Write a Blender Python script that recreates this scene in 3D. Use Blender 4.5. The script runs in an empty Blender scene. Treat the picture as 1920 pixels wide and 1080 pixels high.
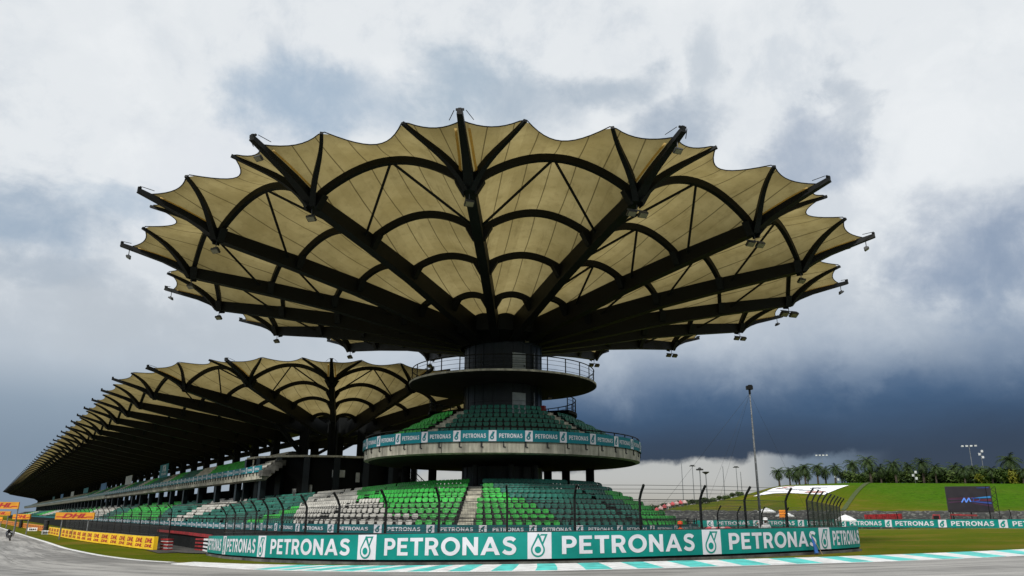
import bpy, bmesh, math, random
import numpy as np
from mathutils import Vector, Matrix
random.seed(7)
PI=math.pi; R=math.radians
scene=bpy.context.scene; COL=scene.collection
# ---------------------------------------------------------------- camera
H0=1.88
def _v(*a): return Vector(a)
TH,YAW,ROLL=.2914,.01794,.00552
xh=_v(math.cos(YAW),-math.sin(YAW),0); yh=_v(math.sin(YAW),math.cos(YAW),0); zh=_v(0,0,1)
fwd=yh*math.cos(TH)+zh*math.sin(TH); uh=-yh*math.sin(TH)+zh*math.cos(TH)
rt=xh*math.cos(ROLL)+uh*math.sin(ROLL); up=-xh*math.sin(ROLL)+uh*math.cos(ROLL)
cd=bpy.data.cameras.new('camera'); cam=bpy.data.objects.new('camera',cd); COL.objects.link(cam)
M=Matrix((( rt.x,up.x,-fwd.x,0),(rt.y,up.y,-fwd.y,0),(rt.z,up.z,-fwd.z,H0),(0,0,0,1)))
cam.matrix_world=M
cd.sensor_width=36; cd.sensor_fit='HORIZONTAL'; cd.lens=36*1428.42/1920; cd.clip_start=.1; cd.clip_end=6000
scene.camera=cam
# ---------------------------------------------------------------- view
scene.view_settings.view_transform='Standard'; scene.view_settings.look='None'
scene.view_settings.exposure=0.0; scene.view_settings.gamma=1.0
scene.render.engine='CYCLES'
# ---------------------------------------------------------------- sun and sky
SUN_EL,SUN_AZ=41,208            # azimuth clockwise from +Y
sd=bpy.data.lights.new('sun','SUN'); sd.energy=3.3; sd.angle=R(10); sd.color=(1,.96,.9)
sun=bpy.data.objects.new('sun',sd); COL.objects.link(sun)
sdir=Vector((math.sin(R(SUN_AZ))*math.cos(R(SUN_EL)),math.cos(R(SUN_AZ))*math.cos(R(SUN_EL)),math.sin(R(SUN_EL))))
sun.rotation_euler=sdir.to_track_quat('Z','Y').to_euler(); sun.location=(0,-40,80)
def lin(*c):
    o=[]
    for v in c:
        v/=255.; o.append(v/12.92 if v<=.04045 else ((v+.055)/1.055)**2.4)
    return tuple(o)
class NT:
    def __init__(s,t): s.t=t
    def n(s,k,**kw):
        n=s.t.nodes.new(k)
        for a,b in kw.items(): setattr(n,a,b)
        return n
    def put(s,sock,v):
        if hasattr(v,'is_output') : s.t.links.new(v,sock)
        elif isinstance(v,(tuple,list)): sock.default_value=tuple(v)+((1,) if len(v)==3 and len(sock.default_value)==4 else ())
        else: sock.default_value=v
    def m(s,op,a,b=0.,c=0.,clamp=False):
        n=s.n('ShaderNodeMath',operation=op,use_clamp=clamp)
        for i,v in enumerate((a,b,c)): s.put(n.inputs[i],v)
        return n.outputs[0]
    def mr(s,v,a,b,c=0.,d=1.,smooth=True):
        n=s.n('ShaderNodeMapRange',interpolation_type='SMOOTHSTEP' if smooth else 'LINEAR')
        for i,x in enumerate((v,a,b,c,d)): s.put(n.inputs[i],x)
        return n.outputs[0]
    def mix(s,f,a,b,bt='MIX'):
        n=s.n('ShaderNodeMix',data_type='RGBA',blend_type=bt)
        s.put(n.inputs[0],f); s.put(n.inputs[6],a); s.put(n.inputs[7],b)
        return n.outputs[2]
    def noise(s,vec,scale,detail=4,rough=.5,dist=0.):
        n=s.n('ShaderNodeTexNoise'); s.put(n.inputs['Vector'],vec) if vec is not None else None
        n.inputs['Scale'].default_value=scale; n.inputs['Detail'].default_value=detail
        n.inputs['Roughness'].default_value=rough; n.inputs['Distortion'].default_value=dist
        return n.outputs['Fac']
world=bpy.data.worlds.new('World'); scene.world=world; world.use_nodes=True
wt=world.node_tree
for n in list(wt.nodes): wt.nodes.remove(n)
W=NT(wt)
tc=W.n('ShaderNodeTexCoord').outputs['Generated']
sx=W.n('ShaderNodeSeparateXYZ'); wt.links.new(tc,sx.inputs[0])
nx=W.m('MULTIPLY',W.m('SUBTRACT',W.noise(tc,3.2,7,.55),.5),1.0)
n2=W.noise(tc,9.,8,.6,.3)
mp=W.n('ShaderNodeMapping'); wt.links.new(tc,mp.inputs[0]); mp.inputs['Location'].default_value=(3.1,1.7,.4); mp.inputs['Scale'].default_value=(1,1,2.2)
n3=W.noise(mp.outputs[0],5.,8,.58,.2)
az0=W.m('MULTIPLY',W.m('ARCTAN2',sx.outputs[0],sx.outputs[1]),180/PI)
el0=W.m('MULTIPLY',W.m('ARCSINE',sx.outputs[2]),180/PI)
az=W.m('ADD',az0,W.m('MULTIPLY',W.m('SUBTRACT',n2,.5),9.))
el=W.m('ADD',el0,W.m('MULTIPLY',W.m('SUBTRACT',n3,.5),8.))
elS=W.m('ADD',el0,W.m('MULTIPLY',W.m('SUBTRACT',n3,.5),2.6))
col=W.mix(W.mr(el,6,24),lin(180,190,201),lin(234,238,241))
col=W.mix(W.m('MULTIPLY',W.mr(n2,.50,.72),.30),col,lin(202,211,220))
nw=W.n('ShaderNodeVectorMath',operation='ADD'); wt.links.new(tc,nw.inputs[0])
nv0=W.n('ShaderNodeTexNoise'); wt.links.new(tc,nv0.inputs['Vector']); nv0.inputs['Scale'].default_value=4.; nv0.inputs['Detail'].default_value=3
sc0=W.n('ShaderNodeVectorMath',operation='SCALE'); wt.links.new(nv0.outputs['Color'],sc0.inputs[0]); sc0.inputs['Scale'].default_value=.12; wt.links.new(sc0.outputs[0],nw.inputs[1])
n4=W.noise(nw.outputs[0],6.5,10,.62)
n5=W.noise(nw.outputs[0],17.,9,.6)
hi=W.m('MULTIPLY',W.mr(n4,.50,.66),W.mr(el0,9,18))
col=W.mix(W.m('MULTIPLY',hi,.75),col,lin(242,245,247))
col=W.mix(W.m('MULTIPLY',W.m('MULTIPLY',W.mr(n4,.48,.34),W.mr(el0,6,12)),.38),col,lin(190,201,213))
def blob(col,a,e,sa,se,c,op,soft=.95):
    u=W.m('MULTIPLY',W.m('SUBTRACT',az,a),1/sa); v=W.m('MULTIPLY',W.m('SUBTRACT',el,e),1/se)
    d2=W.m('ADD',W.m('MULTIPLY',u,u),W.m('MULTIPLY',v,v))
    k=W.m('MULTIPLY',W.mr(W.m('ADD',d2,W.m('ADD',W.m('MULTIPLY',W.m('SUBTRACT',n4,.5),3.0),W.m('MULTIPLY',W.m('SUBTRACT',n5,.5),1.6))),1.7,1.7-soft*2.1,0,1),op*.9)
    return W.mix(k,col,lin(*c))
for b in [(-20,22,9,5,(228,232,238),.8),(2,26,10,2.5,(226,231,236),.8),(20,21,8,4,(205,212,220),.8),
          (-16,28.6,6,3.4,(158,180,202),.95),(-10,29.5,4.5,3,(174,191,208),.75),(-3,31.3,6,3.2,(160,180,198),.9),
          (3,30.5,4,2.6,(178,191,204),.7),(9,31.8,5,1.8,(166,181,196),.85),(14.5,28.3,5,2,(160,175,192),.95),
          (17.5,32.3,1.8,3,(182,194,206),.7),(25,24.3,4,2.6,(160,174,193),.9),(27.5,27.5,1.5,2.6,(172,184,198),.7),
          (34,16.8,6.5,4.2,(128,147,174),.85),(38,13,6,5,(126,145,170),.6),(24,14,6,3,(176,186,198),.6),
          (-33.5,18.6,5.5,2.6,(150,170,191),.95),(-29,21.2,3.4,1.5,(170,188,206),.85),(-33,15.2,6,1.5,(166,179,193),.8),
          (-24,12.5,10,2.6,(186,194,202),.8)]:
    col=blob(col,*b)
# blue-grey rain shade low on the left
kL=W.m('MULTIPLY',W.mr(el0,10.5,6.5),W.mr(az0,-12,-26))
col=W.mix(W.m('MULTIPLY',kL,.78),col,W.mix(W.mr(el0,3,9),lin(100,122,146),lin(140,158,176)))
# storm cloud on the right
stc=W.mix(W.mr(elS,4.0,9.5),lin(26,43,72),lin(58,88,124))
stc=W.mix(W.mr(elS,8,14),stc,lin(132,151,176))
stc=W.mix(W.m('MULTIPLY',W.m('MULTIPLY',W.mr(n4,.47,.62),W.mr(elS,6,12)),.45),stc,lin(158,172,190))
kS=W.m('MULTIPLY',W.mr(W.m('ADD',elS,W.m('MULTIPLY',W.m('SUBTRACT',n2,.5),4.)),15.5,7.0),W.mr(az0,-9,3))
kS=W.m('MULTIPLY',kS,W.mr(az0,120,70))
col=W.mix(kS,col,stc)
# bright strip of sky under the storm's edge
bd=W.mr(az0,6,24,3.25,4.5,False)
bd=W.m('ADD',bd,W.m('ADD',W.m('MULTIPLY',W.m('SUBTRACT',n4,.5),2.2),W.m('MULTIPLY',W.m('SUBTRACT',n5,.5),1.8)))
kB=W.mr(W.m('SUBTRACT',bd,el0),-.25,.35)
kB=W.m('MULTIPLY',kB,W.mr(az0,27.5,22.5))
kB=W.m('MULTIPLY',kB,W.mr(az0,-14,-8))
stripc=W.mix(W.mr(az0,17,22.5),W.mix(W.mr(el0,0,3),lin(172,168,158),lin(186,187,186)),lin(104,120,140))
stripc=W.mix(W.m('MULTIPLY',W.mr(n3,.56,.66),.5),stripc,lin(120,134,152))
col=W.mix(kB,col,stripc)
sky=W.n('ShaderNodeTexSky',sky_type='NISHITA',sun_disc=False,sun_elevation=R(SUN_EL),sun_rotation=R(SUN_AZ))
bg1=W.n('ShaderNodeBackground'); wt.links.new(sky.outputs[0],bg1.inputs[0]); bg1.inputs[1].default_value=.1
bg2=W.n('ShaderNodeBackground'); wt.links.new(col,bg2.inputs[0]); bg2.inputs[1].default_value=1.
mx=W.n('ShaderNodeMixShader'); mx.inputs[0].default_value=.94
wt.links.new(bg1.outputs[0],mx.inputs[1]); wt.links.new(bg2.outputs[0],mx.inputs[2])
wo=W.n('ShaderNodeOutputWorld'); wt.links.new(mx.outputs[0],wo.inputs[0])
# ---------------------------------------------------------------- helpers
def smin(a,b,k=.3):
    h=max(k-abs(a-b),0)/k; return min(a,b)-h*h*k/4
def sst(a,b,x):
    t=min(max((x-a)/(b-a),0),1); return t*t*(3-2*t)
def lerp(a,b,t): return a+(b-a)*t
def tab(T,x):
    if x<=T[0][0]: return T[0][1]
    for (a,b),(c,d) in zip(T,T[1:]):
        if x<=c: return lerp(b,d,(x-a)/(c-a))
    return T[-1][1]
CREST=[(5,0),(11.4,.5),(13.3,.8),(15.4,1.05),(17.4,1.5),(19.5,2.08),(20.5,2.2),(24.6,2.3),(29.6,2.2),(34.2,2.1),(45,2.),(60,1.2),(75,0)]
def g(x,y):
    v=.0198*x-.016*(y-35)-.1
    z=-smin(-smin(v,.25),1.3)
    z+=.45*sst(30,62,x)*sst(45,80,y)
    d=math.hypot(x,y)
    if d>170 and y>0:
        a=math.degrees(math.atan2(x,y))
        if a>5:
            ze=H0+d*math.tan(R(tab(CREST,a)))*1.0
            zc=H0+258*math.tan(R(tab(CREST,a)))
            zb=H0+188*math.tan(R(.5))
            k=sst(8,13,a)
            s=sst(186,262,d)
            z=lerp(z,lerp(zb,max(zc,zb),s),k*sst(182,188,d))
            if d>300: z=lerp(z,min(z,6),sst(320,700,d))
    return z
MATS={}
def mat(name,base,rough=.6,var=.25,scale=3.,metal=0.,spec=.5,bump=0.,obj=True,detail=5,col2=None,emit=None,es=1.,streak=False):
    if name in MATS: return MATS[name]
    m=bpy.data.materials.new(name); m.use_nodes=True; t=NT(m.node_tree); b=m.node_tree.nodes['Principled BSDF']
    c=t.n('ShaderNodeTexCoord').outputs['Object']
    if streak:
        mp=t.n('ShaderNodeMapping'); m.node_tree.links.new(c,mp.inputs[0]); mp.inputs['Scale'].default_value=(1.6,1.6,.16)
        f=t.m('ADD',t.m('MULTIPLY',t.noise(mp.outputs[0],scale*1.6,8,.7),.65),t.m('MULTIPLY',t.noise(c,scale,detail,.6),.35))
    else: f=t.noise(c,scale,detail,.6)
    c2=col2 or tuple(v*(1-var*1.6) for v in base); c1=base if col2 else tuple(min(1,v*(1+var*.6)) for v in base)
    t.put(b.inputs['Base Color'],t.mix(t.mr(f,.32,.68),c2,c1))
    t.put(b.inputs['Roughness'],t.mr(f,.2,.8,rough*.85,min(1,rough*1.15)))
    b.inputs['Metallic'].default_value=metal; b.inputs['Specular IOR Level'].default_value=spec
    if bump:
        bn=t.n('ShaderNodeBump'); bn.inputs['Strength'].default_value=bump; bn.inputs['Distance'].default_value=.02
        t.put(bn.inputs['Height'],t.noise(c,scale*8,4,.6)); t.put(b.inputs['Normal'],bn.outputs[0])
    if emit: t.put(b.inputs['Emission Color'],emit); b.inputs['Emission Strength'].default_value=es
    MATS[name]=m; return m
class MB:
    def __init__(s): s.v=[];s.f=[];s.mi=[];s.uv={}
    def vert(s,p): s.v.append(tuple(p)); return len(s.v)-1
    def face(s,idx,mi=0,uv=None):
        s.f.append(tuple(idx)); s.mi.append(mi)
        if uv: s.uv[len(s.f)-1]=uv
    def quad(s,a,b,c,d,mi=0,uv=None):
        i=[s.vert(p) for p in (a,b,c,d)]; s.face(i,mi,uv)
    def hexa(s,P,mi=0):      # 8 points: bottom ring 0-3, top ring 4-7
        i=[s.vert(p) for p in P]
        for q in ((0,3,2,1),(4,5,6,7),(0,1,5,4),(1,2,6,5),(2,3,7,6),(3,0,4,7)): s.face([i[k] for k in q],mi)
    def box(s,c,sz,ax=None,mi=0):
        c=Vector(c); X,Y,Z=ax if ax else (Vector((1,0,0)),Vector((0,1,0)),Vector((0,0,1)))
        X=Vector(X)*sz[0]/2;Y=Vector(Y)*sz[1]/2;Z=Vector(Z)*sz[2]/2
        s.hexa([c-X-Y-Z,c+X-Y-Z,c+X+Y-Z,c-X+Y-Z,c-X-Y+Z,c+X-Y+Z,c+X+Y+Z,c-X+Y+Z],mi)
    def sweep(s,pts,w,h,upv=None,mi=0,cap=True):   # rectangular section w x h, top side on the path
        pts=[Vector(p) for p in pts]; n=len(pts); rings=[]
        for i,p in enumerate(pts):
            t=(pts[min(i+1,n-1)]-pts[max(i-1,0)]).normalized()
            u=Vector(upv) if upv else Vector((0,0,1))
            sd=t.cross(u)
            if sd.length<1e-5: sd=Vector((1,0,0))
            sd.normalize(); uu=sd.cross(t).normalized()
            ww=w[i] if isinstance(w,(list,tuple)) else w; hh=h[i] if isinstance(h,(list,tuple)) else h
            a=sd*ww/2
            rings.append([s.vert(q) for q in (p-a,p+a,p+a-uu*hh,p-a-uu*hh)])
        for A,B in zip(rings,rings[1:]):
            for k in range(4): s.face((A[k],A[(k+1)%4],B[(k+1)%4],B[k]),mi)
        if cap: s.face(rings[0][::-1],mi); s.face(rings[-1],mi)
    def tube(s,pts,r,n=6,mi=0,closed=False):
        pts=[Vector(p) for p in pts]; N=len(pts); rings=[]
        for i,p in enumerate(pts):
            if closed: t=pts[(i+1)%N]-pts[i-1]
            else: t=pts[min(i+1,N-1)]-pts[max(i-1,0)]
            t.normalize(); a=t.cross(Vector((0,0,1)))
            if a.length<1e-3: a=Vector((1,0,0))
            a.normalize(); b=a.cross(t)
            rr=r[i] if isinstance(r,(list,tuple)) else r
            rings.append([s.vert(p+a*rr*math.cos(2*PI*k/n)+b*rr*math.sin(2*PI*k/n)) for k in range(n)])
        pr=list(zip(rings,rings[1:]))
        if closed: pr.append((rings[-1],rings[0]))
        for A,B in pr:
            for k in range(n): s.face((A[k],A[(k+1)%n],B[(k+1)%n],B[k]),mi)
        if not closed: s.face(rings[0][::-1],mi); s.face(rings[-1],mi)
    def lathe(s,c,prof,n=64,a0=0,a1=2*PI,mi=0):     # prof list of (r,z)
        full=abs(a1-a0-2*PI)<1e-6; m=n if full else n+1; rings=[]
        for k in range(m):
            a=a0+(a1-a0)*k/n
            rings.append([s.vert((c[0]+r*math.sin(a),c[1]-r*math.cos(a),z)) for r,z in prof])
        for k in range(n):
            A=rings[k];B=rings[(k+1)%m]
            for j in range(len(prof)-1): s.face((A[j],B[j],B[j+1],A[j+1]),mi)
    def build(s,name,mats,parent=None,smooth=False,loc=None):
        me=bpy.data.meshes.new(name); me.from_pydata(s.v,[],s.f)
        if not isinstance(mats,(list,tuple)): mats=[mats]
        for m in mats: me.materials.append(m)
        if len(mats)>1: me.polygons.foreach_set('material_index',s.mi)
        if s.uv:
            ul=me.uv_layers.new(name='UVMap')
            for fi,uv in s.uv.items():
                p=me.polygons[fi]
                for k,li in enumerate(p.loop_indices): ul.data[li].uv=uv[k]
        if smooth: me.polygons.foreach_set('use_smooth',[True]*len(s.f))
        me.update()
        o=bpy.data.objects.new(name,me); COL.objects.link(o)
        if parent: o.parent=parent
        if loc: o.location=loc
        return o
def tag(o,label=None,cat=None,group=None,kind=None):
    if label: o['label']=label
    if cat: o['category']=cat
    if group: o['group']=group
    if kind: o['kind']=kind
    return o
def empty(name,label,cat,loc=(0,0,0),rz=0,group=None):
    o=bpy.data.objects.new(name,None); COL.objects.link(o); o.location=loc; o.rotation_euler=(0,0,rz); o.empty_display_size=.3
    return tag(o,label,cat,group)
def inst(o,parent=None,loc=None,rz=None,label=None,mw=None):
    c=o.copy(); COL.objects.link(c); c.parent=parent
    if mw is not None: c.matrix_basis=mw
    if loc is not None: c.location=loc
    if rz is not None: c.rotation_euler=(0,0,rz)
    if label: c['label']=label
    for ch in list(o.children): inst(ch,c)
    return c
# ---------------------------------------------------------------- materials
STEEL=mat('painted_steel',(.0045,.0055,.0052),.6,.3,.8,spec=.22)
STEEL2=mat('grey_steel',(.03,.032,.032),.45,.3,2.)
GALV=mat('galvanised_steel',(.25,.26,.27),.4,.25,4.,metal=.6)
STEPC=mat('dark_step_concrete',(.045,.045,.042),.9,.4,.8)  # very dark concrete with random tone variation
SOFF=mat('shaded_soffit',(.016,.016,.014),.85,.4,.8,spec=.2)  # shade of the undersides put into the colour
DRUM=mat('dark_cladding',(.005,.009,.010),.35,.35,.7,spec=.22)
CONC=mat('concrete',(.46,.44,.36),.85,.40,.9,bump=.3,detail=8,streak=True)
CONCD=mat('dark_concrete',(.10,.10,.09),.9,.45,.8,bump=.3)
PALE=mat('pale_panel',(.5,.52,.52),.5,.2,1.5)
VOIDM=mat('shade_and_black_paint',(.005,.006,.006),.9,.3,1.,spec=.2)  # near-black: shade of voids and gaps in the colour; also plain black parts
SEATD=mat('seat_dark_green',(.022,.145,.108),.5,.3,.5,spec=.3)
SEATG=mat('seat_bright_green',(.035,.40,.055),.5,.28,.5,spec=.3)
SEATW=mat('seat_white',(.50,.49,.45),.5,.2,.5,spec=.3)
BRK=mat('seat_bracket',(.02,.02,.02),.6)
TEAL=mat('banner_teal',(.0,.235,.205),.55,.14,.45,spec=.3,bump=.5,detail=8)
TEALD=mat('banner_deep_teal',(.0,.115,.13),.55,.15,.6,spec=.3)
TEALB=mat('balcony_banner_teal',(.0,.175,.215),.55,.12,.6,spec=.3)
WHITE=mat('print_white',(.66,.66,.72),.55,.06,1.,spec=.3)
YEL=mat('banner_yellow',(.85,.54,.01),.55,.10,.8)
YELO=mat('board_orange_yellow',(.66,.28,.01),.55,.12,.8)
RED=mat('print_red',(.42,.012,.02),.55,.15,1.)
REDP=mat('red_paint',(.30,.015,.018),.5,.3,2.)
WPAINT=mat('white_paint',(.76,.77,.77),.6,.16,2.,detail=9)
TURQ=mat('turquoise_paint',(.09,.60,.56),.6,.22,1.5,detail=9)
RUB=mat('black_rubber',(.015,.015,.016),.7)
def membrane_mat():
    m=bpy.data.materials.new('canopy_membrane'); m.use_nodes=True; t=NT(m.node_tree); N=m.node_tree
    for n in list(N.nodes): N.nodes.remove(n)
    uv=t.n('ShaderNodeUVMap').outputs[0]; s=t.n('ShaderNodeSeparateXYZ'); N.links.new(uv,s.inputs[0])
    oc=t.n('ShaderNodeTexCoord').outputs['Object']
    w=s.outputs[0]
    fr=t.m('FRACT',t.m('ADD',t.m('DIVIDE',w,1.42),.5))
    dd=t.m('ABSOLUTE',t.m('SUBTRACT',fr,.5))
    seam=t.mr(dd,.014,.030,1.,0.)
    st=t.noise(oc,.35,6,.6); st2=t.noise(oc,2.2,6,.65)
    wn=t.n('ShaderNodeTexWhiteNoise',noise_dimensions='2D'); cb=t.n('ShaderNodeCombineXYZ')
    t.put(cb.inputs[0],t.m('FLOOR',t.m('ADD',t.m('DIVIDE',w,1.42),.5))); t.put(cb.inputs[1],t.n('ShaderNodeObjectInfo').outputs['Random']); N.links.new(cb.outputs[0],wn.inputs['Vector'])
    c=t.mix(t.mr(st,.3,.7),(.26,.205,.082),(.37,.30,.135))
    c=t.mix(t.m('MULTIPLY',wn.outputs['Value'],.35),c,(.20,.155,.06))
    mw=t.n('ShaderNodeMapping'); N.links.new(uv,mw.inputs[0]); mw.inputs['Scale'].default_value=(1.6,.22,1)
    strk=t.noise(mw.outputs[0],1.,7,.7)
    c=t.mix(t.m('MULTIPLY',t.mr(strk,.52,.74),.5),c,(.12,.088,.032))
    edge=t.mr(s.outputs[1],27.,28.6); c=t.mix(t.m('MULTIPLY',edge,.35),c,(.10,.075,.03))
    c=t.mix(t.m('MULTIPLY',t.mr(st2,.48,.74),.28),c,(.13,.10,.038))
    c=t.mix(t.m('MULTIPLY',seam,.75),c,(.045,.033,.012))
    tr=t.n('ShaderNodeBsdfTranslucent'); N.links.new(c,tr.inputs[0])
    di=t.n('ShaderNodeBsdfDiffuse'); N.links.new(c,di.inputs[0])
    mx=t.n('ShaderNodeMixShader'); mx.inputs[0].default_value=.62
    N.links.new(di.outputs[0],mx.inputs[1]); N.links.new(tr.outputs[0],mx.inputs[2])
    o=t.n('ShaderNodeOutputMaterial'); N.links.new(mx.outputs[0],o.inputs[0]); return m
MEMB=membrane_mat()
def transl(name,c):
    m=bpy.data.materials.new(name); m.use_nodes=True; t=NT(m.node_tree); N=m.node_tree
    for n in list(N.nodes): N.nodes.remove(n)
    f=t.noise(t.n('ShaderNodeTexCoord').outputs['Object'],4,4,.6)
    cc=t.mix(f,tuple(v*.7 for v in c),c)
    tr=t.n('ShaderNodeBsdfTranslucent'); N.links.new(cc,tr.inputs[0])
    o=t.n('ShaderNodeOutputMaterial'); N.links.new(tr.outputs[0],o.inputs[0]); return m
STRIP=transl('membrane_edge_strip',(.85,.62,.25))
def mesh_mat(name,op,c=(.02,.02,.02),sc=14.):
    m=bpy.data.materials.new(name); m.use_nodes=True; t=NT(m.node_tree); N=m.node_tree
    b=N.nodes['Principled BSDF']; b.inputs['Base Color'].default_value=c+(1,); b.inputs['Roughness'].default_value=.5
    uv=t.n('ShaderNodeUVMap').outputs[0]; s=t.n('ShaderNodeSeparateXYZ'); N.links.new(uv,s.inputs[0])
    def ln(v,f):
        fr=t.m('FRACT',t.m('MULTIPLY',v,f)); return t.m('LESS_THAN',fr,op)
    a=t.m('MAXIMUM',ln(s.outputs[0],sc),ln(s.outputs[1],sc))
    t.put(b.inputs['Alpha'],a); return m
WIRE=mesh_mat('wire_mesh',.15)
WIRE2=mesh_mat('dense_wire_mesh',.50,(.012,.012,.012))
def grass_mat(name,c1,c2,c3,sc=.35):
    m=bpy.data.materials.new(name); m.use_nodes=True; t=NT(m.node_tree); b=m.node_tree.nodes['Principled BSDF']
    oc=t.n('ShaderNodeTexCoord').outputs['Object']
    a=t.noise(oc,sc*.25,6,.6); e=t.noise(oc,sc*4,7,.7); f=t.noise(oc,22.,4,.7)
    c=t.mix(t.mr(a,.38,.62),c1,c2); c=t.mix(t.m('MULTIPLY',t.mr(e,.45,.7),.6),c,c3)
    c=t.mix(t.m('MULTIPLY',t.mr(f,.35,.7),.45),c,tuple(v*.5 for v in c1))
    k2=t.noise(oc,.09,6,.7); c=t.mix(t.m('MULTIPLY',t.mr(k2,.48,.64),.7),c,(.16,.115,.022)); k3=t.noise(oc,.55,7,.75); c=t.mix(t.m('MULTIPLY',t.mr(k3,.5,.72),.5),c,(.040,.062,.003))
    sp=t.n('ShaderNodeSeparateXYZ'); m.node_tree.links.new(oc,sp.inputs[0])
    lush=t.m('MULTIPLY',t.mr(t.m('ADD',sp.outputs[0],t.m('MULTIPLY',a,30.)),98,122),t.mr(sp.outputs[2],2.5,5.))
    c=t.mix(t.m('MULTIPLY',lush,.8),c,t.mix(t.mr(t.m('ADD',t.m('MULTIPLY',e,.5),t.m('MULTIPLY',k3,.5)),.38,.62),(.018,.075,.002),(.052,.145,.004)))
    t.put(b.inputs['Base Color'],c); b.inputs['Roughness'].default_value=.9; b.inputs['Specular IOR Level'].default_value=.02
    bn=t.n('ShaderNodeBump'); bn.inputs['Strength'].default_value=.6; bn.inputs['Distance'].default_value=.06
    t.put(bn.inputs['Height'],f); t.put(b.inputs['Normal'],bn.outputs[0]); return m
GRASS=grass_mat('grass',(.075,.110,.003),(.105,.120,.004),(.13,.105,.014))
def asphalt_mat(name,c1,c2):
    m=bpy.data.materials.new(name); m.use_nodes=True; t=NT(m.node_tree); b=m.node_tree.nodes['Principled BSDF']
    uv=t.n('ShaderNodeUVMap').outputs[0]; oc=t.n('ShaderNodeTexCoord').outputs['Object']
    mp=t.n('ShaderNodeMapping'); m.node_tree.links.new(uv,mp.inputs[0]); mp.inputs['Scale'].default_value=(.035,.55,1)
    s=t.noise(mp.outputs[0],1.,6,.65,.3)
    mq=t.n('ShaderNodeMapping'); m.node_tree.links.new(uv,mq.inputs[0]); mq.inputs['Scale'].default_value=(.12,2.6,1)
    s2=t.noise(mq.outputs[0],1.,5,.6)
    gr=t.noise(oc,28.,5,.75); bl=t.noise(oc,.5,6,.6)
    c=t.mix(t.mr(s,.40,.60),tuple(v*.72 for v in c1),c2)
    c=t.mix(t.m('MULTIPLY',t.mr(s2,.50,.66),.75),c,tuple(v*.45 for v in c1))
    c=t.mix(t.m('MULTIPLY',t.mr(bl,.4,.7),.3),c,tuple(v*1.25 for v in c2))
    c=t.mix(t.m('MULTIPLY',t.mr(gr,.3,.75),.6),c,tuple(v*.5 for v in c1))
    su=t.n('ShaderNodeSeparateXYZ'); m.node_tree.links.new(uv,su.inputs[0])
    jn=t.m('LESS_THAN',t.m('ABSOLUTE',t.m('SUBTRACT',t.m('FRACT',t.m('DIVIDE',t.m('ADD',su.outputs[1],t.m('MULTIPLY',bl,.25)),4.1)),.5)),.006)
    c=t.mix(t.m('MULTIPLY',jn,.6),c,(.03,.03,.03))
    mr_=t.n('ShaderNodeMapping'); m.node_tree.links.new(uv,mr_.inputs[0]); mr_.inputs['Scale'].default_value=(.05,3.4,1); mr_.inputs['Rotation'].default_value=(0,0,.06)
    rb=t.noise(mr_.outputs[0],1.,3,.5,.6); c=t.mix(t.m('MULTIPLY',t.mr(rb,.62,.70),.7),c,(.03,.03,.03))
    t.put(b.inputs['Base Color'],c); b.inputs['Roughness'].default_value=.75; b.inputs['Specular IOR Level'].default_value=.3
    bn=t.n('ShaderNodeBump'); bn.inputs['Strength'].default_value=.5; bn.inputs['Distance'].default_value=.01
    t.put(bn.inputs['Height'],gr); t.put(b.inputs['Normal'],bn.outputs[0]); return m
ASPH=asphalt_mat('asphalt',(.25,.245,.235),(.42,.41,.39))
ASPHD=asphalt_mat('service_asphalt',(.05,.048,.046),(.08,.078,.072))
# ---------------------------------------------------------------- ground
EDGE=[(-119.48,194.62),(-84.95,143.2),(-64.89,113.34),(-52.28,94.7),(-42.56,80.08),(-36.64,71.66),(-31.3,63.72),(-25.2,54.3),(-20.67,47.6),(-16.92,43.0),(-13.62,39.5),(-10.86,36.9),(-7.49,34.6),(-5.03,33.4),(-3.0,32.75),(0.65,32.4),(3.87,32.55),(8.15,33.5),(13.5,35.3),(18.01,37.25),(22.67,39.8),(29.09,43.83),(40,52.5),(55,66),(80,90),(120,130)]
KLOW=[(-16.16,40.54),(-12.5,35.9),(-9.4,32.5),(-6.6,30.6),(-4.44,29.5),(-2.7,28.85),(0.56,28.3),(3.6,28.5),(7.3,29.4),(11.8,31.0),(15.6,32.4),(19.4,34.2),(24.3,37.0),(34,43.5),(50,56),(76,80),(116,120)]
def densify(P,step):
    out=[]
    P=[Vector(p) for p in P]
    for i in range(len(P)-1):
        p0=P[max(i-1,0)];p1=P[i];p2=P[i+1];p3=P[min(i+2,len(P)-1)]
        L=(p2-p1).length; n=max(1,int(L/step))
        for k in range(n):
            w=k/n
            if L>60: out.append(p1+(p2-p1)*w); continue
            out.append(.5*((2*p1)+(-p0+p2)*w+(2*p0-5*p1+4*p2-p3)*w*w+(-p0+3*p1-3*p2+p3)*w**3))
    out.append(P[-1]); return out
def nrm2(P):
    out=[]
    for i in range(len(P)):
        t=(P[min(i+1,len(P)-1)]-P[max(i-1,0)]).normalized(); out.append(Vector((t.y,-t.x)))   # right side of travel
    return out
def gv(p,o=0): return Vector((p[0],p[1],g(p[0],p[1])+o))
def axis_vals():
    xs=[]; x=0; st=2.5
    while x<2500:
        xs.append(x); 
        if x>90: st=5 
        if x>330: st=st*1.35 if st<200 else 200
        if x>420: st=120
        x+=st
    return [-v for v in xs[:0:-1]]+xs
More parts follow.
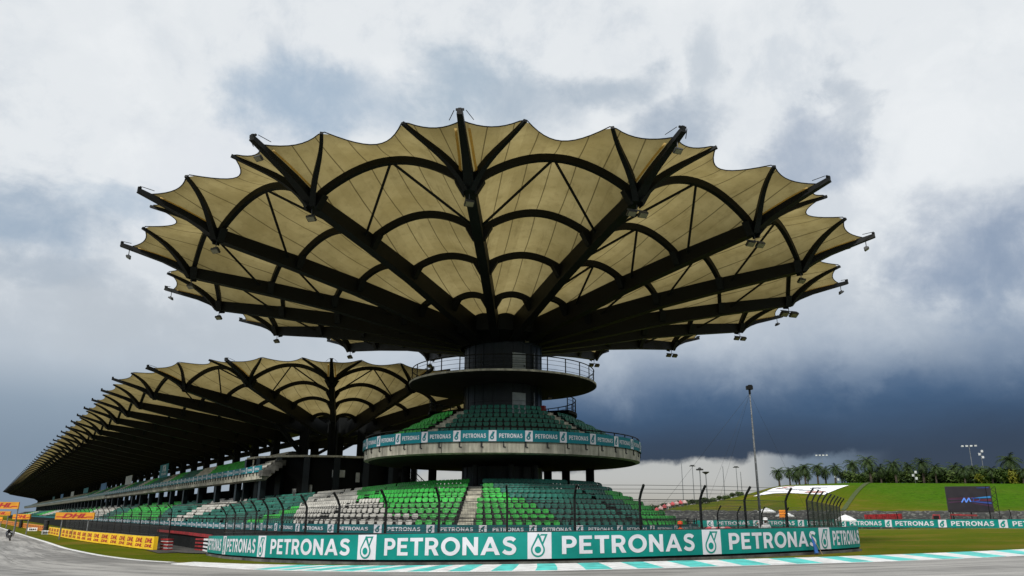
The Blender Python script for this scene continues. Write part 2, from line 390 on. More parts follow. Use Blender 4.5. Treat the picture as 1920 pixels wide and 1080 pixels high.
def ground():
    xs=axis_vals(); b=MB(); idx={}
    ys=xs
    for i,x in enumerate(xs):
        for j,y in enumerate(ys):
            idx[i,j]=b.vert((x,y,g(x,y)))
    for i in range(len(xs)-1):
        for j in range(len(ys)-1): b.face((idx[i,j],idx[i+1,j],idx[i+1,j+1],idx[i,j+1]))
    return tag(b.build('ground',GRASS,smooth=True),kind='structure')
ground()
def strip(name,A,offs,m,lift,rows=None,kind='structure',uvs=1.):
    """sheet between path A and its offset curve, draped over the ground"""
    P=densify(A,1.5); N=nrm2(P); b=MB(); rows=rows or [0,1]
    s=0; prev=None; S=[]
    for p in P:
        if prev is not None: s+=(p-prev).length
        S.append(s); prev=p
    R_=[]
    for p,n in zip(P,N): R_.append([b.vert(gv(p+n*(offs[0]+(offs[1]-offs[0])*w),lift)) for w in rows])
    for i in range(len(P)-1):
        for k in range(len(rows)-1):
            w0=(offs[0]+(offs[1]-offs[0])*rows[k]); w1=(offs[0]+(offs[1]-offs[0])*rows[k+1])
            b.face((R_[i][k],R_[i+1][k],R_[i+1][k+1],R_[i][k+1]),0,((S[i],w0),(S[i+1],w0),(S[i+1],w1),(S[i],w1)))
    o=b.build(name,m); 
    if kind: tag(o,kind=kind)
    return o
far_dir=(Vector(EDGE[0])-Vector(EDGE[1])).normalized()
EDGE_F=[tuple(Vector(EDGE[0])+far_dir*450)]+EDGE
# race track: from the edge line towards and past the camera, one draped sheet
def track():
    P=densify(EDGE_F,1.5); N=nrm2(P); b=MB(); rows=[0,1.5,3,5,7,9,12,15,18,22,26,30]
    S=0; R_=[]; SS=[]
    for i,(p,n) in enumerate(zip(P,N)):
        if i: S+=(p-P[i-1]).length
        SS.append(S)
        w=1.0
        R_.append([b.vert(gv(p+n*r,.035 if 0<r else .03)) for r in rows])
    for i in range(len(P)-1):
        for k in range(len(rows)-1):
            b.face((R_[i][k],R_[i+1][k],R_[i+1][k+1],R_[i][k+1]),0,((SS[i],rows[k]),(SS[i+1],rows[k]),(SS[i+1],rows[k+1]),(SS[i],rows[k+1])))
    return tag(b.build('road',ASPH),kind='structure')
track()
# white edge line, then the painted kerb
i0=EDGE.index((-16.92,43.0))
strip('edge_line',EDGE_F[:i0+2],(-.05,.42),WPAINT,.045)
def kerb():
    K=densify(KLOW,.4); E=densify(EDGE[i0:],.25)
    # pair each low point with the nearest edge point
    b=MB(); s=0; prev=None; pts=[]
    for k,p in enumerate(K):
        if p.x>95: break
        if prev is not None: s+=(p-prev).length
        prev=p
        t=(K[min(k+1,len(K)-1)]-K[max(k-1,0)]).normalized(); nrm=Vector((-t.y,t.x))
        best=min(E,key=lambda e:abs((e-p).dot(t))+ (0 if (e-p).dot(nrm)>-.2 else 99))
        wd=max(.12,(best-p).dot(nrm)); pts.append((s,p,nrm,wd,t))
    # kerb cross-section: low lip 2 cm, back 9 cm ; stripes slanted
    def P(i,w):
        s_,p,n,wd,t=pts[i]; q=p+n*wd*w; return Vector((q.x,q.y,g(q.x,q.y)+.05+.05*w))
    import bisect
    S=[q[0] for q in pts]
    def at(sv,w):
        sv=min(max(sv,0),S[-1]-1e-4); i=min(bisect.bisect_right(S,sv)-1,len(S)-2); f=(sv-S[i])/(S[i+1]-S[i])
        return P(i,w).lerp(P(i+1,w),f)
    KB=[(9.99,9.06),(11.0,10.6),(11.6,11.23),(12.34,12.1),(12.95,12.75),(13.91,13.8),(14.37,14.2),(15.41,15.21),(15.97,15.65),(16.76,16.55),(17.69,17.35),(18.5,18.3),(19.2,18.92),(20.0,19.7),(20.75,20.66),(21.5,21.71),(22.31,22.8),(23.09,23.8),(24.11,24.92),(25.1,26.0),(26.06,27.07),(27.07,28.14),(28.14,29.35),(29.35,30.63),(30.41,31.8),(31.71,33.1),(32.95,34.3),(34.2,35.75),(35.6,37.19),(36.79,38.5),(38.15,39.9),(39.49,41.4),(40.94,42.95),(42.57,44.7),(43.94,46.74),(45.91,49.0),(47.81,51.1),(49.7,53.1),(51.8,55.4),(54.,57.8),(56.3,60.3),(58.8,63),(61.5,66),(64.5,69),(67.5,72),(70.5,75)]
    b0=MB(); b.v=[]
    pr_=(0.,0.)
    for k,(sb,st) in enumerate(KB):
        if sb>S[-1]-1: break
        m=34 if k==0 else 4
        for j in range(m):
            f0,f1=j/m,(j+1)/m
            for w0,w1 in ((0,.33),(.33,.66),(.66,1)):
                A=lambda f,w: at(lerp(lerp(pr_[0],sb,f),lerp(pr_[1],st,f),w),w)
                b.quad(A(f0,w0),A(f1,w0),A(f1,w1),A(f0,w1),1 if (k>0 and k%2==1) else 0)
        pr_=(sb,st)
    # skirts so that the kerb is solid
    for i in range(len(pts)-1):
        A=P(i,0);B=P(i+1,0); b.quad(A-Vector((0,0,.1)),B-Vector((0,0,.1)),B,A,0)
        A=P(i,1);B=P(i+1,1); b.quad(A,B,B-Vector((0,0,.2)),A-Vector((0,0,.2)),0)
    o=b.build('kerb',[WPAINT,TURQ]); tag(o,kind='structure')
kerb()
# ---------------------------------------------------------------- roof canopies
A16=PI/8
def sinp(v,e=.8): return max(0,math.sin(PI*v))**e
RIBT=[(3.0,16.9),(8.2,17.65),(13.8,18.55),(18.9,19.2),(24.6,19.75),(26.5,20.4),(29.5,21.1)]   # rib top
RIBD=[(3.0,1.6),(8.2,1.4),(13.8,1.15),(18.9,1.0),(24.0,.8),(25.2,.5),(29.5,.26)]            # rib depth
RIBW=[(3.0,.62),(13,.62),(24.6,.60),(26,.45),(29.5,.3)]
AMP=[(4.0,.35),(8.2,.62),(13.8,.95),(18.7,1.5),(24.4,2.05)]
def zr(r): return tab(RIBT,r)-.15
ARCH=[24.4,18.7,13.8,8.2]
VS=.2926
def edge_rz(v):
    v=min(v,1-v)
    if v<VS:
        s=v/VS; return 28.75-.3*s-.55*4*s*(1-s), 20.95+.55*s-.12*4*s*(1-s)
    s=(v-VS)/(1-2*VS); return 28.45-1.95*4*s*(1-s), 21.5-.1*4*s*(1-s)
def inner_z(r,v,amp_k=1.):
    z=zr(r); a=tab(AMP,r)*amp_k
    # slight sag between arches
    sag=0
    for r0,r1 in zip(ARCH[1:]+[4.2],ARCH):
        if r0<=r<=r1: t=(r-r0)/(r1-r0); sag=.22*4*t*(1-t)
    return z+(a-sag)*sinp(v)
class Bay:
    """membrane bay between rib frames A and B (origin, outward direction)"""
    def __init__(s,OA,eA,OB,eB,dz=0.,amp=None,r_in=4.2): s.A=(Vector(OA),Vector(eA));s.B=(Vector(OB),Vector(eB));s.dz=dz;s.par=amp;s.r_in=r_in
    def xy(s,r,v):
        a=s.A[0]+s.A[1]*r; b=s.B[0]+s.B[1]*r; return a+(b-a)*v
    def amp(s,r): 
        return 1. if not s.par else s.par/max(.35,tab(AMP,r))*(.75+.25*r/24.4)
    def P(s,r,v,o=0.):
        p=s.xy(r,v); return Vector((p.x,p.y,inner_z(r,v,s.amp(r))+s.dz+o))
    def outer(s,t,v,o=0.):
        re,ze=edge_rz(v); r0=ARCH[0]; r=r0+(re-r0)*t
        z0=inner_z(r0,v,s.amp(r0)); p=s.xy(r,v)
        # follow the rising tip rib near v=0/1
        z=z0+(ze-z0)*t
        return Vector((p.x,p.y,z+s.dz+o-.10*4*t*(1-t)*(sinp(v))))
    def width(s,r): return (s.xy(r,1)-s.xy(r,0)).length
    def membrane(s,name,parent,nv=22,nr=4):
        b=MB(); rs=[]
        seq=ARCH[::-1]
        prev=s.r_in
        for a in seq:
            for k in range(nr): rs.append(prev+(a-prev)*k/nr)
            prev=a
        rows=[[ (s.P(r,v/nv),((v/nv-.5)*s.width(r),r)) for v in range(nv+1)] for r in rs]
        for k in range(9):
            t=k/8
            rows.append([(s.outer(t,v/nv),((v/nv-.5)*s.width(24.4+4*t),24.4+4*t)) for v in range(nv+1)])
        I=[[b.vert(q[0]) for q in row] for row in rows]
        for i in range(len(rows)-1):
            for j in range(nv):
                b.face((I[i][j],I[i][j+1],I[i+1][j+1],I[i+1][j]),0,(rows[i][j][1],rows[i][j+1][1],rows[i+1][j+1][1],rows[i+1][j][1]))
        return b.build(name,MEMB,parent,smooth=True)
    def arch(s,r,parent,w=.30,h=.42):
        b=MB(); b.sweep([s.P(r,v/20,-.03) for v in range(21)],w,h); return b.build('arch',STEEL,parent)
    def arm(s,side,parent):
        b=MB(); pts=[];n=9
        for k in range(n):
            t=k/(n-1); v=VS*t if side==0 else 1-VS*t
            pts.append(s.outer(t,v,-.04-.25*(1-t)**2))
        b.sweep(pts,[.36-.18*k/(n-1) for k in range(n)],[.5-.34*k/(n-1) for k in range(n)])
        return b.build('side_arm',STEEL,parent)
    def struts(s,parent,lv=(0,)):
        for L in lv:
            b=MB(); ap=s.P(ARCH[L],.5,-.3)
            for v in (.0,1.):
                q=s.P(ARCH[L+1]+.6,v,-.35); q=q+(ap-q)*.02
                b.tube([ap,q],.085,5)
            b.build('strut',STEEL,parent)
    def cable(s,parent):
        b=MB(); n=30
        b.tube([s.outer(1,v/n) for v in range(n+1)],.035,4); b.build('edge_cable',STEEL,parent)
def rib(O,e,dz,parent,r_in=3.0,strip=True,dk=1.):
    O=Vector(O);e=Vector(e); sd=Vector((-e.y,e.x)); b=MB()
    st=[3.0,8.2,13.8,18.9,23.9,24.6,25.4,26.5,28,29.5]
    st=[max(r,r_in) for r in st if r>=r_in or r==3.0]
    pts=[Vector(((O+e*r).x,(O+e*r).y,tab(RIBT,r)+dz)) for r in st]
    b.sweep(pts,[tab(RIBW,r) for r in st],[tab(RIBD,r)*(1+(dk-1)*(1-sst(22,25,r))*sst(4,12,r)) for r in st])
    # gusset plates below the arches and a bolted T-head at the tip
    for r in (24.3,18.7,13.8,8.2):
        for sg in (-1,1):
            q=O+e*r+sd*sg*tab(RIBW,r)*.5; z=tab(RIBT,r)+dz
            b.hexa([(q.x-e.x*.22,q.y-e.y*.22,z-.95),(q.x+e.x*.22,q.y+e.y*.22,z-.95),(q.x+e.x*.22+sd.x*sg*.1,q.y+e.y*.22+sd.y*sg*.1,z-.9),(q.x-e.x*.22+sd.x*sg*.1,q.y-e.y*.22+sd.y*sg*.1,z-.9),
                    (q.x-e.x*.25,q.y-e.y*.25,z-.2),(q.x+e.x*.25,q.y+e.y*.25,z-.2),(q.x+e.x*.25+sd.x*sg*.55,q.y+e.y*.25+sd.y*sg*.55,z-.1),(q.x-e.x*.25+sd.x*sg*.55,q.y-e.y*.25+sd.y*sg*.55,z-.1)])
    q=O+e*29.45; z=21.1+dz
    b.box((q.x,q.y,z+.06),(.42,.10,.10),(Vector((sd.x,sd.y,0)),Vector((e.x,e.y,0)),Vector((0,0,1))))
    b.box((q.x,q.y,z-.06),(.16,.2,.34),(Vector((sd.x,sd.y,0)),Vector((e.x,e.y,0)),Vector((0,0,1))))
    o=b.build('rib',STEEL,parent)
    if strip:
        for sg in (-1,1):
            c=MB(); P0=[];P1=[]
            for r in (25.0,26,27,28.3):
                q=O+e*r+sd*sg*(tab(RIBW,r)*.5+.10); q2=O+e*r+sd*sg*(tab(RIBW,r)*.5+.24); z=zr(r)+.1+dz-.02
                P0.append((q.x,q.y,z));P1.append((q2.x,q2.y,z+.02))
            for i in range(3): c.quad(P0[i],P0[i+1],P1[i+1],P1[i])
            c.build('edge_strip',STRIP,o)
            k=MB(); q=O+e*29.4+sd*sg*.3; q2=O+e*28.75+sd*sg*.62
            k.tube([(q.x,q.y,21.15+dz),(q2.x,q2.y,20.97+dz)],.022,4); k.build('tie_cable',STEEL,o)
    return o
LENS=mat('lamp_glass',(.22,.20,.13),.15,.1,3.)
def floodlight(p,yaw,parent,n=1,drop=.5,sc=1.):
    b=MB(); p=Vector(p); b.tube([p,p-Vector((0,0,drop))],.03,5)
    ex=Vector((math.cos(yaw),math.sin(yaw),0)); ey=Vector((-math.sin(yaw),math.cos(yaw),0))
    if n>1: b.box(p-Vector((0,0,drop)),(.55*n*sc,.06,.06),(ex,ey,zh))
    l=MB()
    for k in range(n):
        c=p-Vector((0,0,drop+.18*sc))+ex*(k-(n-1)/2)*.62*sc
        t=(ey*.5+zh*.86).normalized(); u=ex.cross(t)
        b.box(c,(.46*sc,.34*sc,.12*sc),(ex,-u,t)); b.box(c+t*.11*sc,(.3*sc,.24*sc,.12*sc),(ex,-u,t))
        l.box(c-t*.07*sc,(.38*sc,.26*sc,.02*sc),(ex,-u,t))
    o=b.build('floodlight',STEEL2,parent); l.build('lens',LENS,o); return o
C1=Vector((0.,63.)); PH=-.0687
def E(a): return Vector((math.sin(a),-math.cos(a)))
tower=empty('umbrella_grandstand_tower','huge round flower-shaped tan fabric canopy on a dark round tower with balconies','grandstand tower',(0.42,63,0))
# parts keep world coordinates
def rebase(root):
    inv=Matrix.Translation(root.location).inverted()@Matrix.Identity(4)
    if root.rotation_euler.z: inv=(Matrix.Translation(root.location)@Matrix.Rotation(root.rotation_euler.z,4,'Z')).inverted()
    for ch in root.children: ch.matrix_parent_inverse=inv
for k in range(16):
    a=PH+k*A16; e=E(a)
    rb=rib(C1,e,0,tower)
    bay=Bay(C1,e,C1,E(a+A16))
    mm=bay.membrane('membrane',tower)
    for r in ARCH: bay.arch(r,mm)
    bay.arm(0,mm); bay.arm(1,mm); bay.cable(mm)
    kk=k if k<=8 else k-16
    bay.struts(mm,(0,1,2) if kk in (1,2,-3) else (0,))
    q=C1+e*24.4
    if kk not in (-8,8): floodlight((q.x,q.y,18.85),.3 if kk>=0 else -.3,rb,2 if kk in(1,2,4,5,6,7) else 1,.35,1.15 if kk!=4 else 1.5)
    if kk in (-1,1,3,-3,-4,4,5): 
        q=C1+e*28.9; floodlight((q.x,q.y,20.7),a,rb,1,.45,.95)
# hub where the ribs meet
b=MB(); b.lathe((0,63),[(3.15,15.25),(4.6,16.0),(4.75,17.5),(3.2,17.6)],48); b.build('hub_ring',STEEL,tower,smooth=False)
b=MB(); b.lathe((0,63),[(0.01,18.4),(4.7,17.55)],32); b.build('hub_cap',STEEL,tower)
TC=(0.42,63.)
b=MB(); b.lathe(TC,[(3.2,-.5),(3.2,15.6)],64)
for z in (4.6,9.2,12.45,15.3): b.lathe(TC,[(3.2,z),(3.26,z),(3.26,z+.16),(3.2,z+.16)],64)
for k in range(24):
    a=2*PI*k/24; e=E(a); b.box((TC[0]+e.x*3.215,TC[1]+e.y*3.215,7.5),(.05,.05,15.8),(Vector((math.cos(a),math.sin(a),0)),Vector((-math.sin(a),math.cos(a),0)),zh))
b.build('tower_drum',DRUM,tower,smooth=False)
# upper platform
def railing(c,Rr,z,h,n,parent,a0=0,a1=2*PI,bars=3,name='railing',r=.028):
    b=MB(); full=abs(a1-a0-2*PI)<1e-6
    def ring(zz,rr):
        N=80; pts=[(c[0]+Rr*math.sin(a0+(a1-a0)*k/N),c[1]-Rr*math.cos(a0+(a1-a0)*k/N),zz) for k in range(N if full else N+1)]
        b.tube(pts,rr,5,closed=full)
    ring(z+h,r*1.5)
    for k in range(bars): ring(z+h*(k+.5)/(bars+.3),r*.55)
    for k in range(n+(0 if full else 1)):
        a=a0+(a1-a0)*k/n; b.box((c[0]+Rr*math.sin(a),c[1]-Rr*math.cos(a),z+h/2),(.06,.06,h),(Vector((math.cos(a),math.sin(a),0)),Vector((-math.sin(a),math.cos(a),0)),zh))
    return b.build(name,STEEL,parent)
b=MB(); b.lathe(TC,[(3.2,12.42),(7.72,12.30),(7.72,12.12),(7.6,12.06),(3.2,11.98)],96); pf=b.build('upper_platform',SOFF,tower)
b=MB(); b.lathe(TC,[(7.73,12.29),(7.745,12.29),(7.745,12.14),(7.73,12.14)],96); b.build('platform_rim',CONC,pf)
railing(TC,7.55,12.3,1.1,28,pf)
# doors on the drum
def drum_panel(a,w,z0,h,m,name,parent,rr=3.27,extra=None):
    b=MB(); n=6
    for i in range(n):
        t0=a-w/2/rr+w/rr*i/n; t1=a-w/2/rr+w/rr*(i+1)/n
        p=[(TC[0]+q*math.sin(t),TC[1]-q*math.cos(t)) for t in(t0,t1) for q in(3.19,rr+.02)]
        b.hexa([(*p[1],z0),(*p[3],z0),(*p[2],z0),(*p[0],z0),(*p[1],z0+h),(*p[3],z0+h),(*p[2],z0+h),(*p[0],z0+h)])
    return b.build(name,m,parent)
DOOR=mat('pale_metal_door',(.26,.29,.29),.4,.15,2.)
for z in (12.45,9.25):
    dr=drum_panel(.40,1.15,z,2.0,DOOR,'door',tower); drum_panel(.53,.05,z+.9,.14,STEEL2,'handle',dr,3.34)
    drum_panel(.86,.07,z,2.15,GALV,'door_frame',tower,3.3)
b=MB()
for zz in (.35,.7,1.05,1.4):
    for z in (12.4,9.2):
        b.tube([(TC[0]+3.5*math.sin(a),TC[1]-3.5*math.cos(a),z+zz) for a in [(-1.1+2.0*k/20) for k in range(21)]],.012,4)
b.build('guard_bars',STEEL2,tower)
# hose reels
for z in (12.35,9.55):
    b=MB(); a=1.17; e=E(a); s_=Vector((-e.y,e.x)); q=Vector(TC)+e*3.55
    b.box((q.x,q.y,z+.45),(.42,.32,.9 if z<12 else .62),(Vector((s_.x,s_.y,0)),Vector((e.x,e.y,0)),zh)); b.tube([(q.x+e.x*.17,q.y+e.y*.17,z+.5),(q.x+e.x*.24,q.y+e.y*.24,z+.5)],.15,10)
    b.build('fire_cabinet',REDP,tower)
floodlight((TC[0]+3.8,61.6,11.35),.2,tower,1,.1,.9)
floodlight((TC[0]+1.9,60.1,15.7),.2,tower,1,.1,.8)
# balcony: slab, seats rows, fascia
BR=10.95
b=MB(); b.lathe(TC,[(9.6,7.2),(BR,7.2),(BR,6.66),(BR+.04,6.64),(BR+.04,5.98),(BR-.25,5.90),(7.5,5.75),(3.2,5.6)],120)
bal=b.build('balcony',CONC,tower)
for k in range(24):
    a=2*PI*(k+.5)/24; e=E(a); b=MB(); b.box((TC[0]+e.x*(BR+.043),TC[1]+e.y*(BR+.043),6.3),(.035,.012,.62),(Vector((math.cos(a),math.sin(a),0)),Vector((-math.sin(a),math.cos(a),0)),zh)); b.build('panel_joint',BRK,bal)
b=MB(); b.lathe(TC,[(BR-.3,5.885),(7.5,5.735),(3.2,5.585)],80); b.build('balcony_soffit',SOFF,bal)  # dark sheet giving the balcony underside its shade
prof=[]
rows=[(9.75-.82*i,7.2+.42*i) for i in range(6)]
for i,(r,z) in enumerate(rows):
    prof+=[(r+.1,z),(r-.72,z)]
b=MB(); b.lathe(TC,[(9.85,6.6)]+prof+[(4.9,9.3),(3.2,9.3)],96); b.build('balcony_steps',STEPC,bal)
b=MB()
for k in range(46):
    a=2*PI*k/46; e=E(a); q=Vector(TC)+e*(BR+.10)
    ax=(Vector((-e.y,e.x,0)),Vector((e.x,e.y,0)),zh)
    b=MB(); b.sweep([(q.x,q.y,6.70),(q.x,q.y,6.36),(q.x+ax[0].x*.14,q.y+ax[0].y*.14,6.34)],.08,.09,upv=(e.x,e.y,.01)); b.build('bracket',BRK,bal)
railing(TC,BR+.02,6.7,.98,46,bal,bars=1,name='railing')
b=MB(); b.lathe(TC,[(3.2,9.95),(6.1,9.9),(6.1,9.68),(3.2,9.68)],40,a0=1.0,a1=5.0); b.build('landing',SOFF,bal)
railing(TC,6.0,9.9,1.1,20,bal,a0=1.0,a1=5.0,bars=3)
# columns under the balcony
for a in (.60+2.5,1.05,2.45,-2.45,3.9,-1.6,-1.05-1.2):
    pass
for az_,rr in ((2.60,8.0),(2.36,8.0),(-2.30,8.1),(1.95,8.0),(-1.75,8.0)):
    e=E(az_); q=Vector(TC)+e*rr
    b=MB(); b.tube([(q.x,q.y,-.5),(q.x,q.y,5.8)],.36,16); b.build('column',VOIDM,tower)
for az_ in (.15,.62,-.5):
    e=E(az_); q=Vector(TC)+e*4.3; b=MB(); b.tube([(q.x,q.y,-.5),(q.x,q.y,5.8)],.22,12); b.build('column',DRUM,tower)
# spiral of stairs behind, left of the tower
b=MB()
for k in range(18):
    b.box((-8.6+.30*k,71.5,5.6-.27*k),(.32,1.6,.1)); 
b.sweep([(-8.7,70.7,5.7),(-3.3,70.7,.85)],.1,.35); b.sweep([(-8.7,72.3,5.7),(-3.3,72.3,.85)],.1,.35)
for k in range(7):
    b.box((-8.5+.85*k,70.65,6.1-.76*k),(.05,.05,1.1))
b.tube([(-8.6,70.65,6.75),(-3.3,70.65,2.0)],.04,5); b.tube([(-8.6,70.65,6.35),(-3.3,70.65,1.6)],.025,5)
b.build('staircase',STEEL,tower)
# ---------------------------------------------------------------- seats
def seat_geo():
    b=MB()
    b.hexa([(-.19,-.24,.30),(.19,-.24,.30),(.17,.14,.28),(-.17,.14,.28),(-.19,-.25,.34),(.19,-.25,.34),(.17,.14,.32),(-.17,.14,.32)],0)
    b.hexa([(-.18,-.27,.26),(.18,-.27,.26),(.19,-.24,.30),(-.19,-.24,.30),(-.18,-.28,.29),(.18,-.28,.29),(.19,-.25,.34),(-.19,-.25,.34)],0)
    b.hexa([(-.12,.13,.30),(.12,.13,.30),(.12,.16,.30),(-.12,.16,.30),(-.12,.15,.48),(.12,.15,.48),(.12,.18,.48),(-.12,.18,.48)],1)
    out=[(-.14,.455),(.14,.455),(.185,.51),(.195,.62),(.175,.69),(.12,.735),(-.12,.735),(-.175,.69),(-.195,.62),(-.185,.51)]
    def y(x,z): return .13+(z-.4)*.26-.9*x*x+(.05 if z>.70 else 0)
    c0=b.vert((0,y(0,.57)+.01,.57)); c1=b.vert((0,y(0,.57)+.055,.57))
    F=[b.vert((x,y(x,z),z)) for x,z in out]; K=[b.vert((x,y(x,z)+.045,z)) for x,z in out]; n=len(out)
    for i in range(n):
        j=(i+1)%n; b.face((F[j],F[i],K[i],K[j]),0); b.face((c0,F[i],F[j]),0); b.face((c1,K[j],K[i]),0)
    b.hexa([(-.03,.0,.0),(.03,.0,.0),(.03,.12,.0),(-.03,.12,.0),(-.03,.0,.36),(.03,.0,.36),(.03,.12,.36),(-.03,.12,.36)],1)
    return b
SG=seat_geo()
SEAT_ME={}
def seat_mesh(ci):
    if ci not in SEAT_ME:
        me=bpy.data.meshes.new('seat'); me.from_pydata(SG.v,[],SG.f)
        me.materials.append((SEATD,SEATG,SEATW)[ci]); me.materials.append(BRK); me.polygons.foreach_set('material_index',SG.mi); me.update(); SEAT_ME[ci]=me
    return SEAT_ME[ci]
SV=np.array(SG.v); SF=SG.f
def merged_seats(name,L,parent):
    """L: (x,y,z,rot,ci)"""
    n=len(SV); V=np.empty((len(L)*n,3)); F=[]; MI=[]
    for i,(x,y,z,a,ci) in enumerate(L):
        c,s=math.cos(a),math.sin(a)
        V[i*n:(i+1)*n,0]=SV[:,0]*c-SV[:,1]*s+x; V[i*n:(i+1)*n,1]=SV[:,0]*s+SV[:,1]*c+y; V[i*n:(i+1)*n,2]=SV[:,2]+z
        o=i*n
        for f,m in zip(SF,SG.mi): F.append(tuple(k+o for k in f)); MI.append(ci if m==0 else 3)
    me=bpy.data.meshes.new(name); me.from_pydata(V.tolist(),[],F)
    for m in (SEATD,SEATG,SEATW,BRK): me.materials.append(m)
    me.polygons.foreach_set('material_index',MI); me.update()
    o=bpy.data.objects.new(name,me); COL.objects.link(o); o.parent=parent; tag(o,kind='stuff'); return o
CAMP=Vector((0,0,H0))
def add_seats(L,parent,vis=lambda s:True):
    Lv=sorted([s for s in L if vis(s)],key=lambda s:(s[0]**2+s[1]**2))[:100]
    ids=set(id(s) for s in Lv)
    for s in Lv:
        o=bpy.data.objects.new('seat',seat_mesh(s[4])); COL.objects.link(o); o.parent=parent; o.location=s[:3]; o.rotation_euler=(0,0,s[3])
        if s[4]==1: o['label']='bright green seat'
        elif s[4]==2: o['label']='white seat'
        else: o['label']='dark green seat'
    rest=[s for s in L if id(s) not in ids]
    if rest: merged_seats('seat_rows',rest,parent)
# balcony seats
L=[]; AISL=[(-.62,.085),(.70,.085),(2.0,.08),(-1.9,.08)]
for i,(r,z) in enumerate(rows):
    rr=r-.38; n=int(2*PI*rr/.50)
    for k in range(n):
        a=-PI+2*PI*k/n
        if any(abs(a-c)*rr<w*7.5 for c,w in AISL): continue
        if i==5 and not(-.75<a<.65): continue
        ci=0
        if a<-.62: ci=1 if a>-2.2 else 0
        e=E(a); L.append((TC[0]+e.x*rr,TC[1]+e.y*rr,z-.02,a,ci))
add_seats(L,tower)
for c,w in AISL[:2]:
    b=MB()
    for i,(r,z) in enumerate(rows):
        for h in (0,.21):
            rr=r-.1-(.35 if h else 0); e=E(c); q=Vector(TC)+e*rr; b.box((q.x,q.y,z+h-.04),(1.05,.42,.2),(Vector((-e.y,e.x,0)),Vector((e.x,e.y,0)),zh))
    b.build('aisle_steps',CONC,tower)
# ---------------------------------------------------------------- lettering
def arc(cx,cy,rx,ry,a0,a1,n=14): return [(cx+rx*math.cos(R(a0+(a1-a0)*k/n)),cy+ry*math.sin(R(a0+(a1-a0)*k/n))) for k in range(n+1)]
def s_shape():
    C=[(.63,.79),(.52,.88),(.36,.905),(.20,.87),(.125,.745),(.18,.62),(.35,.545),(.50,.48),(.595,.37),(.595,.24),(.50,.125),(.34,.095),(.18,.13),(.05,.225)]
    V=[Vector((p[0],p[1],0)) for p in C]; P=[]
    for i in range(len(V)-1):
        p0=V[max(i-1,0)];p1=V[i];p2=V[i+1];p3=V[min(i+2,len(V)-1)]
        for k in range(4):
            w=k/4; P.append(.5*((2*p1)+(-p0+p2)*w+(2*p0-5*p1+4*p2-p3)*w*w+(-p0+3*p1-3*p2+p3)*w**3))
    P.append(V[-1]); L=[];Q=[]
    for i,p in enumerate(P):
        t=(P[min(i+1,len(P)-1)]-P[max(i-1,0)]).normalized(); n=Vector((-t.y,t.x,0)); L.append((p+n*.105)[:2]); Q.append((p-n*.105)[:2])
    return [L+Q[::-1]]
GL={'P':(.76,[[(0,0),(0,1)]+arc(.42,.67,.34,.33,90,-90)+[(.22,.34),(.22,0)],[(.22,.81)]+arc(.40,.675,.135,.135,90,-90)+[(.22,.54)]]),
 'E':(.68,[[(0,0),(0,1),(.67,1),(.67,.81),(.22,.81),(.22,.60),(.61,.60),(.61,.42),(.22,.42),(.22,.19),(.68,.19),(.68,0)]]),
 'T':(.78,[[(.28,0),(.28,.80),(0,.80),(0,1),(.78,1),(.78,.80),(.50,.80),(.50,0)]]),
 'R':(.79,[[(0,0),(0,1)]+arc(.43,.68,.33,.32,90,-60)+[(.80,0),(.545,0),(.37,.35),(.22,.35),(.22,0)],[(.22,.81)]+arc(.41,.68,.135,.13,90,-90)+[(.22,.55)]]),
 'O':(1.06,[arc(.53,.5,.53,.52,0,350,34),arc(.53,.5,.30,.31,0,350,30)]),
 'N':(.84,[[(0,0),(0,1),(.20,1),(.62,.42),(.62,1),(.84,1),(.84,0),(.65,0),(.22,.60),(.22,0)]]),
 'A':(1.02,[[(0,0),(.41,1),(.61,1),(1.02,0),(.78,0),(.70,.20),(.31,.20),(.23,0)],[(.385,.385),(.625,.385),(.505,.70)]]),
 'S':(.70,s_shape()),
 'D':(.86,[[(0,0),(0,1)]+arc(.38,.5,.48,.5,90,-90),[(.22,.80)]+arc(.38,.5,.25,.30,90,-90)+[(.22,.20)]]),
 'H':(.80,[[(0,0),(0,1),(.23,1),(.23,.60),(.57,.60),(.57,1),(.80,1),(.80,0),(.57,0),(.57,.39),(.23,.39),(.23,0)]]),
 'L':(.62,[[(0,0),(0,1),(.23,1),(.23,.20),(.62,.20),(.62,0)]])}
def glyph_mesh(txt,gap=.13,shear=0.):
    cu=bpy.data.curves.new('t','CURVE'); cu.dimensions='2D'; cu.fill_mode='FRONT'; x=0
    for ch in txt:
        w,C=GL[ch]
        for c in C:
            sp=cu.splines.new('POLY'); sp.points.add(len(c)-1); sp.use_cyclic_u=True
            for k,(a,b_) in enumerate(c): sp.points[k].co=(x+a+b_*shear,b_,0,1)
        x+=w+gap
    o=bpy.data.objects.new('t',cu); COL.objects.link(o); bpy.context.view_layer.update()
    me=bpy.data.meshes.new_from_object(o.evaluated_get(bpy.context.evaluated_depsgraph_get()))
    V=[tuple(v.co) for v in me.vertices]; F=[tuple(p.vertices) for p in me.polygons]
    bpy.data.objects.remove(o); bpy.data.curves.remove(cu); bpy.data.meshes.remove(me)
    xs=[v[0] for v in V]; ys=[v[1] for v in V]; x0,x1,y0,y1=min(xs),max(xs),min(ys),max(ys)
    return [((v[0]-x0)/(x1-x0),(v[1]-y0)/(y1-y0)) for v in V],F
WORD=glyph_mesh('PETRONAS')
DHLG=glyph_mesh('DHL',.06,.30)
